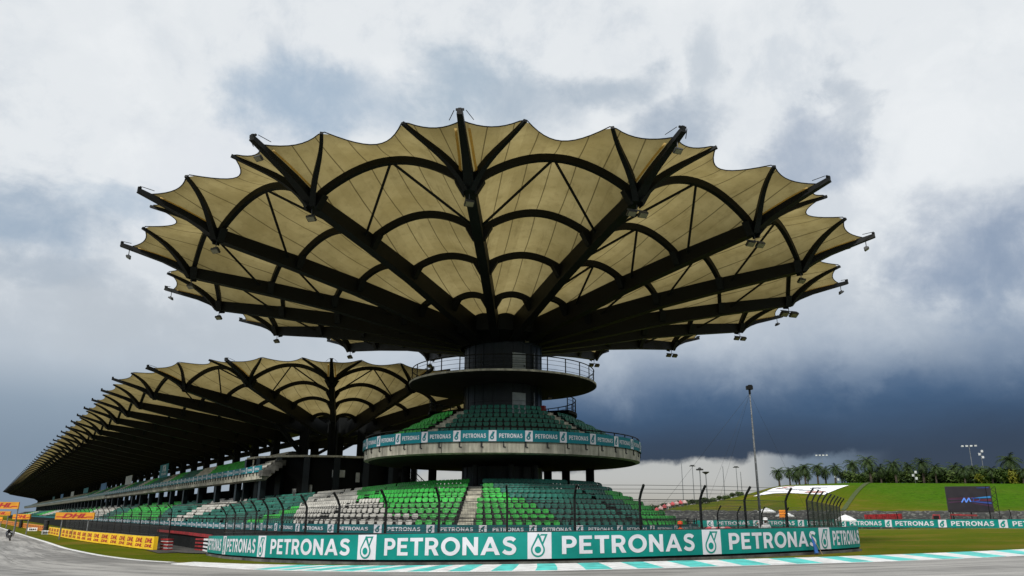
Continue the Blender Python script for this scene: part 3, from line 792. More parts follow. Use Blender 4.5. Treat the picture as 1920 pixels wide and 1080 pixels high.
class Path:
    """polyline in plan with arc length; face() puts (s,z,out) in space; outwards is to the right of travel"""
    def __init__(s,P):
        s.P=[Vector(p[:2]) for p in P]; s.Z=[p[2] if len(p)>2 else 0. for p in P]; s.S=[0.]
        for a,b in zip(s.P,s.P[1:]): s.S.append(s.S[-1]+(b-a).length)
        s.L=s.S[-1]
    def at(s,d,z,o):
        import bisect
        d=min(max(d,0),s.L-1e-6); i=min(bisect.bisect_right(s.S,d)-1,len(s.P)-2); f=(d-s.S[i])/(s.S[i+1]-s.S[i])
        def nn(j):
            t=(s.P[min(j+1,len(s.P)-1)]-s.P[max(j-1,0)]).normalized(); return Vector((t.y,-t.x))
        n=(nn(i)*(1-f)+nn(i+1)*f).normalized(); p=s.P[i].lerp(s.P[i+1],f)+n*o
        return Vector((p.x,p.y,lerp(s.Z[i],s.Z[i+1],f)+z))
def lettering(path,s0,s1,z0,z1,o,parent,glyph=None,m=None,name='lettering'):
    V,F=glyph or WORD; b=MB()
    for x,y in V: b.vert(path.at(s0+(s1-s0)*x,z0+(z1-z0)*y,o))
    for f in F: b.face(f)
    return b.build(name,m or WHITE,parent)
def emblem(path,s0,s1,z0,z1,o,parent,teal,detail=True):
    """white square with a teal drop outline and a flag-like triangle above it"""
    b=MB(); W_=s1-s0; H_=z1-z0
    def P(x,y,k): return path.at(s0+W_*x,z0+H_*y,o+.004*k)
    n=4
    for i in range(n): b.quad(P(i/n,0,0),P((i+1)/n,0,0),P((i+1)/n,1,0),P(i/n,1,0),0)
    def poly(pts,k,mi):
        c=(sum(p[0] for p in pts)/len(pts),sum(p[1] for p in pts)/len(pts)); ci=b.vert(P(*c,k)); I=[b.vert(P(x,y,k)) for x,y in pts]
        for i in range(len(I)): b.face((ci,I[i],I[(i+1)%len(I)]),mi)
    cx,cy,r=.43,.34,.245; yk=W_/H_
    def drop(rr,ap,k,mi):
        a0=math.radians(28); pts=[(cx+rr*math.cos(t),cy+rr*yk*math.sin(t)) for t in [a0+( -PI-2*a0)*i/22 for i in range(23)]]
        poly(pts+[(cx+.015,ap)],k,mi)
    if detail:
        # arm of the flag
        poly([(.40,.93),(.84,.93),(.64,.50),(.56,.44)],1,1); poly([(.53,.865),(.73,.865),(.62,.62)],2,0)
        drop(r+.045,.96,3,1); drop(r-.02,.80,4,0); drop(r-.075,cy+.19,5,1) if False else poly([(cx+.135*math.cos(t),cy+.135*yk*math.sin(t)) for t in [2*PI*i/20 for i in range(20)]],5,1)
    else:
        drop(r+.03,.8,1,1); poly([(cx+.1*math.cos(t),cy+.1*yk*math.sin(t)) for t in [2*PI*i/10 for i in range(10)]],2,0); poly([(.45,.88),(.8,.88),(.6,.5)],1,1)
    return b.build('emblem',[WHITE,teal],parent)
def wall_strip(path,s0,s1,z0,z1,th,m,name,parent,step=1.,o=0.):
    b=MB(); n=max(1,int((s1-s0)/step)); R_=[]
    for i in range(n+1):
        s=s0+(s1-s0)*i/n; R_.append([b.vert(path.at(s,z,q)) for z,q in ((z0,o),(z1,o),(z1,o-th),(z0,o-th))])
    for A,B in zip(R_,R_[1:]):
        for k in range(4): b.face((A[k],A[(k+1)%4],B[(k+1)%4],B[k]))
    b.face(R_[0]); b.face(R_[-1][::-1]); return b.build(name,m,parent)
# balcony banner (going left to right as seen: angle increases)
pb=Path([(TC[0]+(BR+.17)*math.sin(a),TC[1]-(BR+.17)*math.cos(a)) for a in [-PI+2*PI*k/180 for k in range(181)]])
bb=empty('balcony_banner','teal banner with white repeated words wrapped round the tower balcony edge','banner',(TC[0],TC[1],6.7))
wall_strip(pb,0,pb.L,6.70,7.46,.05,TEALB,'banner_sheet',bb,.4)
per=pb.L/27; 
s=pb.L/2-.25*per-.09
per=2.46
k=-13
while k<=13:
    a=pb.L/2+ (k*per) -1.0
    if a>0 and a+per<pb.L:
        emblem(pb,a,a+.52,6.72,7.44,.012,bb,TEALB,False)
        lettering(pb,a+.70,a+2.27,6.93,7.23,.014,bb)
    k+=1
rebase(bb)
rebase(tower)
# ---------------------------------------------------------------- corner and straight lower grandstand
FT=[((9, 80), (5, 71)), ((14, 73.5), (7.6, 67.5)), ((15.6, 66), (8.3, 63.5)), ((14.8, 59), (7.6, 59.8)), ((11.5, 52.8), (5.5, 56.8)), ((6.5, 48.6), (2.8, 55.3)), ((1, 46.6), (-0.2, 55.2)), ((-4.5, 45.8), (-3, 56.8)), ((-9.5, 46.8), (-5.4, 59.6)), ((-13.8, 51.0), (-7.4, 63)), ((-18.2, 58.5), (-9.95, 67.74)), ((-22.6, 66.5), (-14.09, 74.59)), ((-31.47, 82.46), (-23.32, 91.24)), ((-42.33, 99.26), (-33.13, 107.52)), ((-74.66, 149.8), (-64.38, 156.38)), ((-257.85, 436.23), (-247.57, 442.81)), ((-387.16, 638.42), (-376.88, 644.99))]
FV=[Vector(a) for a,b_ in FT]; TV=[Vector(b_) for a,b_ in FT]
def ftat(u,f):
    i=min(int(u),len(FV)-2); w=u-i
    def cr(A):
        p0=A[max(i-1,0)];p1=A[i];p2=A[i+1];p3=A[min(i+2,len(A)-1)]
        if i>=11: return p1+(p2-p1)*w
        if i==10: p3=A[i+1]+(A[i+1]-A[i])
        return .5*((2*p1)+(-p0+p2)*w+(2*p0-5*p1+4*p2-p3)*w*w+(-p0+3*p1-3*p2+p3)*w**3)
    a=cr(FV); return a+(cr(TV)-a)*f
Z0S,DZS=.95,.345
def uarr(u0,u1,step):
    out=[]; u=u0
    while u<u1:
        out.append(u); d=(ftat(min(u+.01,len(FV)-1.001),.4)-ftat(u,.4)).length/.01
        u+=step/max(d,.5)
    out.append(u1); return out
UE=11.0
def band(pts_rows,us,name,m,parent):
    """rows: function u->list of points"""
    b=MB(); R_=[[b.vert(p) for p in pts_rows(u)] for u in us]
    for A,B in zip(R_,R_[1:]):
        for k in range(len(A)-1): b.face((A[k],A[k+1],B[k+1],B[k]))
    return b.build(name,m,parent)
def zoff(u): return -.2*sst(9,12,u)
def terr(u):
    P=[];F0=ftat(u,0);Z0S=.95+zoff(u)
    P.append(Vector((F0.x,F0.y,-1.6))); P.append(Vector((F0.x,F0.y,Z0S)))
    for i in range(9):
        a=ftat(u,(i+.12)/9); c=ftat(u,(i+1.12)/9 if i<8 else 1.04)
        if i: P.append(Vector((a.x,a.y,Z0S+DZS*i)))
        P.append(Vector((c.x,c.y,Z0S+DZS*i)))
    c=ftat(u,1.04); P.append(Vector((c.x,c.y,-1.6))); return P
stand=empty('lower_grandstand','stepped stand round the tower foot with dark green, bright green and white seats','grandstand',(0,55,0))
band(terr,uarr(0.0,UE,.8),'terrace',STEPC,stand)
far_stand=empty('straight_lower_grandstand','long low seating tier under the straight roof, beside the track on the left','grandstand',(-40,90,0))
band(terr,uarr(UE,len(FV)-1.01,4.),'terrace',STEPC,far_stand)
TH_=dict(gR=[(0,5.45),(2,5.45),(3,5.53),(4,5.66),(5,5.81),(6,5.96),(7,6.12),(8,6.4)],eR=[(0,4.34),(1,4.17),(2,3.93),(3,3.86),(4,3.81),(5,3.77),(6,3.71),(7,0)],
  wg=[(0,7.05),(1,7.12),(2,7.63),(3,7.88),(4,8.25),(5,9.3),(6,9.81),(7,10.25),(8,10.47)],wd=[(0,8.97),(2,9.9),(4,10.77),(6,11.21),(8,11.46)],
  w2R=[(0,12.4),(2,12.53),(4,12.64),(6,12.79),(8,12.8)],w2L=[(0,12.85),(2,12.99),(4,13.11),(6,13.21),(8,13.33)],g3R=[(0,13.07),(4,13.46),(8,13.7)],g3L=[(0,13.86),(4,14.02),(8,14.07)])
def zoff(u): return -.2*sst(9,12,u)
AISU=[(6.62,6.28,6.62,6.46)]
def seat_color(u,i):
    if u<tab(TH_['eR'],i) and i<7: return 1
    if u<tab(TH_['gR'],i): return 0
    if u<tab(TH_['wg'],i): return 1
    if u<tab(TH_['wd'],i): return 2
    if 10.15<u<10.6 and i in (3,4): return 1
    if 9.9<u<10.5 and i<3: return 1
    if u<tab(TH_['w2R'],i): return 0
    if u<tab(TH_['w2L'],i): return 2
    if u<tab(TH_['g3R'],i): return 0
    if u<tab(TH_['g3L'],i): return 1
    uu=14+(u-14)*8 if u>14 else u
    v=(uu*1.7-i*.25)%6
    if u>13.8: return 2 if v<1.6 else (1 if v<3.2 else 0)
    return 0
def in_aisle(u,i):
    f=i/8
    if lerp(6.46,6.27,f)<u<lerp(6.62,6.62,f): return True
    for a0,a1 in ((8.55,9.25),(4.42,4.18),(3.0,3.0),(10.6,10.75),(11.35,11.5)):
        if abs(u-lerp(a0,a1,f))<(.05 if a0<11 else .03): return True
    if u>11.5:
        k=11.9
        while k<14: 
            if abs(u-k-.05*f)<.022: return True
            k+=.42
    return False
L=[];L2=[]
for i in range(9):
    us=uarr(1.2,15.2,.5)
    for u in us:
        q=ftat(u,(i+.66)/9)
        if u>14.0 and random.random()<0: continue
        if in_aisle(u,i): continue
        a=ftat(u+.01,(i+.66)/9)-ftat(u-.01,(i+.66)/9); t=a.normalized()   # travels right to left seen from the track
        rot=math.atan2(-t.y,-t.x)
        s=(q.x,q.y,Z0S+zoff(u)+DZS*i-.02,rot,seat_color(u,i))
        (L if u<UE else L2).append(s)
add_seats(L,stand); add_seats(L2,far_stand)
b=MB()
for i in range(9):
    for h in (0,1):
        f0=(i+.1+h*.5)/9; f1=(i+.1+h*.5+.5)/9
        ul,ur=lerp(6.62,6.62,i/8)-.005,lerp(6.47,6.29,i/8)+.005
        P=[ftat(ur,f0),ftat(ul,f0),ftat(ul,f1),ftat(ur,f1)]; z=Z0S+DZS*i+h*DZS/2+.012
        b.hexa([(p.x,p.y,z-.3) for p in P]+[(p.x,p.y,z) for p in P])
b.build('aisle_steps',CONC,stand)
# row rails (dark line in front of the seats)
b=MB()
us=uarr(1.5,UE,1.)
for zz,rr in ((1.78,.03),(1.60,.018)):
    b.tube([Vector((ftat(u,-.01).x,ftat(u,-.01).y,zz+zoff(u))) for u in us],rr,5)
for u in us[::2]: 
    q=ftat(u,-.01); b.box((q.x,q.y,1.6+zoff(u)),(.05,.05,.45))
b.build('front_rail',STEEL,stand)
b=MB(); us=uarr(UE,15,2.)
for zz,rr in ((1.78,.03),(1.60,.018)):
    b.tube([Vector((ftat(u,-.01).x,ftat(u,-.01).y,zz+zoff(u))) for u in us],rr,5)
for u in us: 
    q=ftat(u,-.01); b.box((q.x,q.y,1.6+zoff(u)),(.05,.05,.45))
b.build('front_rail',STEEL,far_stand)
# front wall and its banner: path from far left to the right
us=uarr(1.0,len(FV)-1.05,1.2)[::-1]
pf_=Path([ftat(u,-.02) for u in us])
pz=Path([tuple(ftat(u,-.02))+(zoff(u),) for u in us])
wall=tag(wall_strip(pz,0,pz.L,-1.6,.93,.3,VOIDM,'front_wall',None,2.,.0),'dark grey wall below the front row of the stands, carrying the small teal banner','wall')
rs=empty('red_barrier_strip','red padded strip along the foot of the stand wall behind the barrier gap','barrier',(0,45,.2))
s_l=next(pz.S[i] for i,u in enumerate(us) if u<12.75); s_r=next(pz.S[i] for i,u in enumerate(us) if u<11.2)
wall_strip(pz,s_l,s_r,.15,.42,.1,REDP,'padding',rs,2.,.16); rebase(rs)
sb=empty('stand_wall_banner','thin dark teal banner with small white words along the front wall of the stands','banner',(0,45,1))
wall_strip(pz,0,pz.L,.93,1.41,.05,TEALD,'banner_sheet',sb,1.5,.04)
s_end=pz.L; per=4.3
# put one emblem at the place of the one right of centre and repeat both ways
ref=min(range(len(pz.P)),key=lambda i:(pz.P[i]-Vector((2.4,47.0))).length); sref=pz.S[ref]+2.2
per=3.0; k=0; 
cnt=0
kmin=-int(sref/per); 
for k in range(int((s_end-sref)/per)+1,-75,-1):
    a=sref+k*per
    if a<1 or a+per>s_end: continue
    far=k<-22
    emblem(pz,a,a+.45,.945,1.395,.052,sb,TEALD,False) if not far else wall_strip(pz,a,a+.4,.945,1.395,.01,WHITE,'emblem',sb,1.,.055)
    lettering(pz,a+.8,a+2.65,1.06,1.27,.052,sb)
rebase(sb)
# ---------------------------------------------------------------- long straight grandstand with its roof
C2=Vector((-23.38,111.38)); PHI=.569; DZ=-2.85
dv=Vector((-math.sin(PHI),math.cos(PHI))); nv_=Vector((-math.cos(PHI),-math.sin(PHI)))
SP=11.02; NB=56
def LP(p,t,z=0.): q=C2+nv_*p+dv*t; return Vector((q.x,q.y,z))
a0=-(PI/2-PHI)
roof=empty('straight_grandstand_roof','long tan fabric roof on black ribs running away to the left behind the tower','roof',(C2.x,C2.y,0))
for k in range(0,9):
    e=E(a0+k*A16)
    rb=rib(C2,e,DZ,roof,3.,strip=(k in(1,2,3,4)),dk=1.35)
    if k<8:
        bay=Bay(C2,e,C2,E(a0+(k+1)*A16),DZ,r_in=7.)
        mm=bay.membrane('membrane',roof,18,3)
        for r in ARCH[:3]+[8.0]: bay.arch(r,mm)
        bay.arm(0,mm); bay.arm(1,mm); bay.cable(mm)
        if k<4: bay.struts(mm,(0,))
def straight(side,nb):
    e=nv_*side
    bay=Bay(C2,e,C2+dv*SP,e,DZ,amp=2.0,r_in=5.) if side>0 else Bay(C2+dv*SP,e,C2,e,DZ,amp=2.0,r_in=5.)
    mm=bay.membrane('membrane',roof,14,2)
    for r in ARCH: bay.arch(r,mm)
    bay.arm(0,mm); bay.arm(1,mm)
    rb=rib(C2+dv*SP,e,DZ,roof,3.,strip=False,dk=1.4)
    col=MB()
    p0=LP(5*side,SP,0); ax=(Vector((dv.x,dv.y,0)),Vector((nv_.x,nv_.y,0)),zh)
    col.box((p0.x,p0.y,6.6),(1.3,1.0,16.),ax)
    col.sweep([LP(4.5*side,SP,11.6),LP(11*side,SP,15.4)],.4,.5)
    co=col.build('column',VOIDM,roof)
    for i in range(1,nb):
        off=dv*SP*i
        inst(mm,roof,loc=(off.x,off.y,0)); inst(rb,roof,loc=(off.x,off.y,0)); inst(co,roof,loc=(off.x,off.y,0))
straight(1,NB); straight(-1,2)
rebase(roof)
for o in roof.children: pass
b=MB(); b.box((C2.x,C2.y,14.1),(4.,4.,2.2)); 
for k in (1,3,5,7):
    e=E(a0+k*A16); q=C2+e*5.5; b.box((q.x,q.y,6.6),(1.1,1.1,16)); 
    b.sweep([(q.x,q.y,10),(q.x+e.x*7,q.y+e.y*7,15.6)],.45,.5)
o=b.build('hub_column',VOIDM,roof); o.matrix_parent_inverse=Matrix.Translation(roof.location).inverted()
# roof ridge spine to close the top
b=MB()
b.sweep([LP(0,-2,15.9),LP(0,SP*NB,15.9)],10.5,.25); b.sweep([LP(4,0,14.6),LP(4,SP*NB,14.6)],.7,.9); b.sweep([LP(-4,0,14.6),LP(-4,SP*NB,14.6)],.7,.9)
o=b.build('spine',STEEL,roof); o.matrix_parent_inverse=Matrix.Translation(roof.location).inverted()
b=MB()
for p_,t_ in ((1,6),(-6,2)):
    q=LP(p_,t_,17.5); b.hexa([q+Vector((-.9,-.3,0)),q+Vector((.9,-.3,0)),q+Vector((.9,.3,0)),q+Vector((-.9,.3,0)),q+Vector((.5,-.1,2.4)),q+Vector((.8,-.1,2.4)),q+Vector((.8,.1,2.4)),q+Vector((.5,.1,2.4))])
o=b.build('roof_vent',GALV,roof); o.matrix_parent_inverse=Matrix.Translation(roof.location).inverted()
# upper tier
ut=empty('upper_tier','raised seating tier with concrete front beam and teal banner under the straight roof','grandstand tier',(-40,100,6))
T0,T1=-13.3,SP*NB
us_=[T0+ (T1-T0)*(k/60)**1.6 for k in range(61)]
PF=13.6
def TE(p,t): return max(t,-13.3+(13.6-p)*1.75)
_LP=LP
def tier(t):
    LP=lambda p,t,z=0.: _LP(p,TE(p,t),z)
    P=[LP(PF-1.,t,5.9),LP(PF,t,6.0),LP(PF,t,7.15),LP(PF-.3,t,7.15)]
    for i in range(8): P+= [LP(PF-.3-.95*i,t,7.0+.42*i),LP(PF-.3-.95*(i+1),t,7.0+.42*i)]
    P+=[LP(5.6,t,9.95),LP(5.6,t,9.7),LP(PF-1.,t,5.9)]
    return P
b=MB(); R_=[[b.vert(p) for p in tier(t)] for t in us_]
for A,B in zip(R_,R_[1:]):
    for k in range(len(A)-1): b.face((A[k],A[k+1],B[k+1],B[k]))
b.face(R_[0]); b.build('tier_slab',CONC,ut)
# end wall: stepped raking beam turning inward
b=MB()
for i in range(9):
    b.box(LP(PF-.3-.95*i,TE(PF-.3-.95*i,T0)-.5,6.62+.42*i),(.98,1.7,.7),(Vector((nv_.x,nv_.y,0)),Vector((dv.x,dv.y,0)),zh))
b.build('raking_beam',CONCD,ut)
pu=Path([LP(PF+.12,t)[:2] for t in us_[::-1]])
wall_strip(pu,0,pu.L,6.82,7.55,.06,TEALB,'banner_sheet',ut,8.)
k=0; t=T0+.6
while t<130:
    b=MB(); b.box(LP(PF+.07,t,6.62),(.09,.09,.4),(Vector((dv.x,dv.y,0)),Vector((nv_.x,nv_.y,0)),zh)); t+=1.45; b.build('bracket',BRK,ut)
for k in range(60):
    a=pu.L-3.1-k*3.0
    wall_strip(pu,a-.55,a,6.84,7.53,.01,WHITE,'emblem',ut,1.,.02) if k>6 else emblem(pu,a-.55,a,6.84,7.53,.012,ut,TEALB,False)
    lettering(pu,a+.35,a+2.15,7.03,7.32,.012,ut)
wall_strip(pu,2,pu.L-3.1-60*3.0,6.9,7.3,.012,PALE,'word_line',ut,8.,.02)
rot=math.atan2(dv.y,dv.x)+PI
L=[]
for i in range(7):
    t=TE(PF-.9-.95*i,T0)+.7
    while t<230:
        q=LP(PF-.3-.95*i-.6,t); ti=t-3*i
        ci=2 if ti<-2 else (1 if ti<14 else (2 if 20<ti<26 else (0 if ti%30<13 else (1 if ti%30<22 else 2))))
        L.append((q.x,q.y,6.98+.42*i,rot,ci)); t+=.52
add_seats(L,ut)
rebase(ut)
# ground storey of the long stand: dark rooms, deck, columns
und=empty('stand_undercroft','dark concrete hall with columns below the upper tier of the long stand','building',(-30,100,0))
b=MB()
b.sweep([LP(4.2,T0+6,6.0),LP(4.2,T1,6.0)],.4,7.6); b.build('back_wall',VOIDM,und)  # near-black colour gives the void under the tier its shade
b=MB(); b.sweep([LP(9,T0+4,3.4),LP(9,T1,3.4)],9,.3); b.build('floor_slab',CONCD,und)
ax2=(Vector((dv.x,dv.y,0)),Vector((nv_.x,nv_.y,0)),zh)
cm=MB(); p0=LP(12.3,T0+4,2.2); cm.box(p0,(.9,.7,7.8),ax2); c0=cm.build('column',DRUM,und)
for i in range(1,44): off=dv*SP*i; inst(c0,und,loc=(off.x,off.y,0))
b=MB()
# deck across the round end, its wall below coloured near-black for the void's shade
for k in range(10):
    aa=a0+PI*k/10; ab=a0+PI*(k+1)/10; A_=C2+E(aa)*12.; B_=C2+E(ab)*12.; A2=C2+E(aa)*2; B2=C2+E(ab)*2
    b.hexa([(A_.x,A_.y,9.0),(B_.x,B_.y,9.0),(B2.x,B2.y,9.0),(A2.x,A2.y,9.0),(A_.x,A_.y,9.25),(B_.x,B_.y,9.25),(B2.x,B2.y,9.25),(A2.x,A2.y,9.25)])
b.build('deck',CONC,und)
b=MB()
for k in range(10):
    aa=a0+PI*k/10; ab=a0+PI*(k+1)/10; A_=C2+E(aa)*11.; B_=C2+E(ab)*11.
    b.quad((A_.x,A_.y,-1.5),(B_.x,B_.y,-1.5),(B_.x,B_.y,9.0),(A_.x,A_.y,9.0))
b.build('end_wall',VOIDM,und)
for k in range(11):
    aa=a0+PI*k/10; q=C2+E(aa)*11.7; c=MB(); c.box((q.x,q.y,3.8),(.8,.8,10.4),(Vector((math.cos(aa),math.sin(aa),0)),Vector((-math.sin(aa),math.cos(aa),0)),zh)); c.build('column',DRUM,und)
for (aa,w,h,z) in ((.28,1.6,.9,7.0),(-.02,.5,2.6,4.3),(-.2,.5,3.,3.6),(.5,.5,1.2,6.6)):
    q=C2+E(aa)*11.35; c=MB(); c.box((q.x,q.y,z),(w,.1,h),(Vector((math.cos(aa),math.sin(aa),0)),Vector((-math.sin(aa),math.cos(aa),0)),zh)); c.build('glint_panel',PALE,und)  # pale panels added in place of bright glints in the dark hall
rebase(und)
rebase(stand); rebase(far_stand)
# seats are placed in world coordinates as well: parent inverse already keeps them
# hanging banners above the upper tier
BLUEP=mat('print_blue',(.02,.16,.42),.5,.15,1.)
for nm,(p0,p1),m,lab in [('a',((-72.36,169.41,9.3),(-67.49,161.78,12.0)),TEALB,'wide teal hanging banner with a drop emblem, nearest of those above the upper tier'),
  ('b',((-98.65,210.52,9.3),(-92.86,201.46,11.5)),PALE,'pale grey hanging banner, the first left of the wide teal one'),
  ('c',((-126.8,254.5,9.2),(-119.6,243.3,11.2)),BLUEP,'blue hanging banner between two paler ones above the upper tier'),
  ('d',((-154.9,298.5,9.3),(-146.3,285.,11.05)),TEALB,'small teal hanging banner left of the larger blue one'),
  ('e',((-182.,340.9,9.05),(-175.,329.9,10.96)),PALE,'small pale hanging banner far along the upper tier'),
  ('f',((-210.3,385.1,8.96),(-202.8,373.3,10.92)),BLUEP,'small dark blue hanging banner far along the upper tier'),
  ('g',((-238.4,429.,8.92),(-230.5,416.6,10.6)),TEALD,'tiny deep teal hanging banner, farthest of those above the upper tier')]:
    h=empty('hanging_banner',lab,'banner',((p0[0]+p1[0])/2,(p0[1]+p1[1])/2,p0[2]),group='banners hung above the upper tier')
    pp=Path([p0[:2],p1[:2]]); wall_strip(pp,0,pp.L,p0[2],p1[2],.06,m,'sheet',h,2.)
    if nm=='a':
        emblem(pp,pp.L*.38,pp.L*.72,p0[2]+1.2,p1[2]-.25,.02,h,TEALB,False); lettering(pp,pp.L*.25,pp.L*.85,p0[2]+.5,p0[2]+.95,.02,h)
    c=MB(); c.tube([(p0[0],p0[1],p1[2]),(p0[0],p0[1],p1[2]+2.5)],.04,4); c.tube([(p1[0],p1[1],p1[2]),(p1[0],p1[1],p1[2]+2.5)],.04,4); c.build('hanger',STEEL,h); rebase(h)
# ---------------------------------------------------------------- big barrier banner
BAR=[(-20.52,57.59,-.65,.45),(-16.57,49.6,-.44,.64),(-13.7,44.9,-.3,.78),(-11.6,41.9,-.22,.85),(-8.95,39.0,-.12,.96),(-6.28,36.9,-.04,1.07),(-3.96,35.4,.04,1.13),(-1.58,34.5,.10,1.17),(.3,34.15,.14,1.21),(2.4,34.1,.18,1.24),(5.03,34.6,.22,1.29),(7.83,35.55,.26,1.35),(10.37,36.8,.28,1.38),(12.67,38.2,.30,1.41),(15.08,39.95,.32,1.43),(17.36,41.8,.33,1.45),(18.98,43.3,.33,1.46),(20.6,45.1,.34,1.49)]
def crv(P,step):
    V=[Vector(p) for p in P]; out=[]
    for i in range(len(V)-1):
        p0=V[max(i-1,0)];p1=V[i];p2=V[i+1];p3=V[min(i+2,len(V)-1)]; n=max(1,int((p2-p1).length/step))
        for k in range(n):
            w=k/n; out.append(.5*((2*p1)+(-p0+p2)*w+(2*p0-5*p1+4*p2-p3)*w*w+(-p0+3*p1-3*p2+p3)*w**3))
    out.append(V[-1]); return out
Bc=crv(BAR,.5)
pbz=Path([(p[0],p[1],p[2]) for p in Bc])
barrier=tag(wall_strip(pbz,0,pbz.L,-.75,.9,.35,VOIDM,'crash_barrier',None,.6,-.06),'dark crash barrier wall carrying the large teal banner round the bend','barrier')
lip=tag(wall_strip(pbz,0,pbz.L,-.6,-.10,.2,CONCD,'barrier_footing',None,.6,.06),'grey concrete footing along the bottom of the dark crash barrier','barrier footing')
big=empty('trackside_banner','large teal banner with big white words and drop emblems on the curved barrier','banner',(0,34,0))
wall_strip(pbz,0,pbz.L,0.,1.08,.03,TEAL,'banner_sheet',big,.5)
b=MB(); b.tube([pbz.at(pbz.L*k/120,1.10,-.02) for k in range(121)],.018,5); b.build('top_hem',STEEL2,big)
for a,c in [(7.84,8.98),(16.0,17.2),(25.36,26.5),(33.68,34.7),(42.07,43.2),(51.05,52.2)]: emblem(pbz,a,c,.005,1.075,.006,big,TEAL)
for a,c in [(.35,7.2),(9.4,15.6),(17.9,24.85),(27.0,33.2),(35.15,41.6),(43.7,50.7),(52.5,56.4)]: lettering(pbz,a,c,.165,.925,.014,big)
rebase(big)
# ---------------------------------------------------------------- debris fences
def fence_post_bm(h=2.75,top=.62,lean=.42):
    b=MB(); b.sweep([(0,0,-.8),(0,0,h),(lean*.35,0,h+top*.45),(lean,0,h+top)],.085,.085,upv=(1,0,.01)); return b
def fence(name,label,pts,zbase,parent_loc,h=2.75,group=None,wire=WIRE,wires=True,lean=.42,inward=1,n_wire=4):
    """pts: post positions left to right; bent tops lean towards the track (right side of travel)"""
    f=empty(name,label,'fence',parent_loc,group=group)
    P=[Vector(p) for p in pts]; N=nrm2(P); first=None
    for p,n in zip(P,N):
        z=g(p.x,p.y)+zbase; a=math.atan2(n.y*inward,n.x*inward)
        if first is None: first=fence_post_bm(h,lean=lean).build('post',STEEL,f); o=first
        else: o=first.copy(); COL.objects.link(o); o.parent=f
        o.location=(p.x,p.y,z); o.rotation_euler=(0,0,a)
    b=MB(); top=[(h+.62,lean),(h+.45,lean*.75),(h+.28,lean*.35),(h,0)]
    for zz,of in top[:n_wire]: b.tube([(p.x+n.x*of*inward,p.y+n.y*of*inward,g(p.x,p.y)+zbase+zz) for p,n in zip(P,N)],.010,4)
    for zz in (h*.78,h*.55,h*.3): b.tube([(p.x,p.y,g(p.x,p.y)+zbase+zz) for p in P],.008,4)
    b.build('tension_wire',STEEL2,f)
    m=MB(); s=0
    for i in range(len(P)-1):
        p,q=P[i],P[i+1]; L=(q-p).length; n=N[i]
        z0=g(p.x,p.y)+zbase; z1=g(q.x,q.y)+zbase
        m.quad((p.x,p.y,z0),(q.x,q.y,z1),(q.x,q.y,z1+h),(p.x,p.y,z0+h),0,((s,0),(s+L,0),(s+L,h),(s,h)))
        s+=L
    m.build('wire_panel',wire,f); rebase(f); return f
def stn(s,o=-.75): p=pbz.at(s,0,o); return (p.x,p.y)
fence('debris_fence','tall wire fence with bent-top black posts behind the large teal banner',
      [stn(s) for s in (1.99,6.4,10.0,12.5,14.7,17.2,20.05,23.04,26.26,29.39,32.73,35.96,39.26,42.82,45.94,49.47)],.12,(0,34.8,0),h=2.52)
e0=Vector(stn(49.47)); away=Vector((.47,.883)); 
fence('debris_fence','dense dark wire fence turning away at the right end of the large teal banner',
      [tuple(e0+Vector((1.9,2.0))+away*k*2.6) for k in range(9)],.12,(e0.x+2,e0.y+2,0),h=2.6,wire=WIRE2)
# second fence farther right behind, lower posts
fence('debris_fence','lower wire fence seen through the gap behind the large teal banner, near the orange board',
      [(17.5,62.5),(20.0,65.5),(23.2,69),(26.6,72.5),(30.,76),(33.5,79.5)],.25,(24,70,0),h=2.1,lean=.35)
LB=[(-33.4,76.6),(-36.4,81.2),(-39.0,85.0),(-41.7,88.8),(-44.5,92.6),(-47.2,96.3),(-49.8,100),(-52.5,103.8),(-55.0,107.5),(-57.6,111.2),(-60.2,115),(-62.8,119),(-65.5,123),(-68.2,127),(-71,131),(-73.9,135),(-77,139.5)][::-1]
LB=[(x+1.9,y+1.0) for x,y in LB]
fence('debris_fence','row of closely seen bent-top black fence posts behind the yellow barrier banner on the left',LB,.2,(-50,100,-1),h=3.3,lean=.5)
# ---------------------------------------------------------------- yellow banners on the left
def ylw(name,label,P,h,words,group=None,z=.06,yel=YEL):
    r=empty(name,label,'banner',(P[0][0],P[0][1],g(*P[0])),group=group)
    pp=Path([(x,y,g(x,y)) for x,y in [tuple(v) for v in crv([Vector(p) for p in P],2.)]])
    wall_strip(pp,0,pp.L,z,z+h,.35,yel,'banner_sheet',r,2.)
    n=words
    for k in range(n):
        a=pp.L*(k+.14)/n; c=pp.L*(k+.86)/n
        lettering(pp,a,c,z+h*.50,z+h*.86,.02,r,DHLG,RED)
        lettering(pp,a,c,z+h*.16,z+h*.40,.02,r,DHLG,RED)
    b=MB(); b.tube([pp.at(pp.L*k/40,z+h+.02,-.05) for k in range(41)],.03,5); b.build('top_hem',STEEL2,r)
    rebase(r); return r
ylw('barrier_banner','yellow barrier banner with repeated red words, nearest of the yellow ones on the left',[(-72.16,130.3),(-56.68,107.6),(-46.9,94.0),(-40.4,86.0),(-35.9,79.9),(-31.0,73.3)],1.14,19)
ylw('barrier_banner','orange-yellow barrier banner beyond the dark gap in the wall on the left',[(-116.19,196.77),(-85.91,152.8),(-84.7,151.1)],1.06,16,yel=YELO)
ylw('barrier_banner','farthest orange-yellow barrier banner at the left edge of the picture',[(-190,308),(-170.31,276.97),(-121.33,204.75)],1.1,20,yel=YELO)
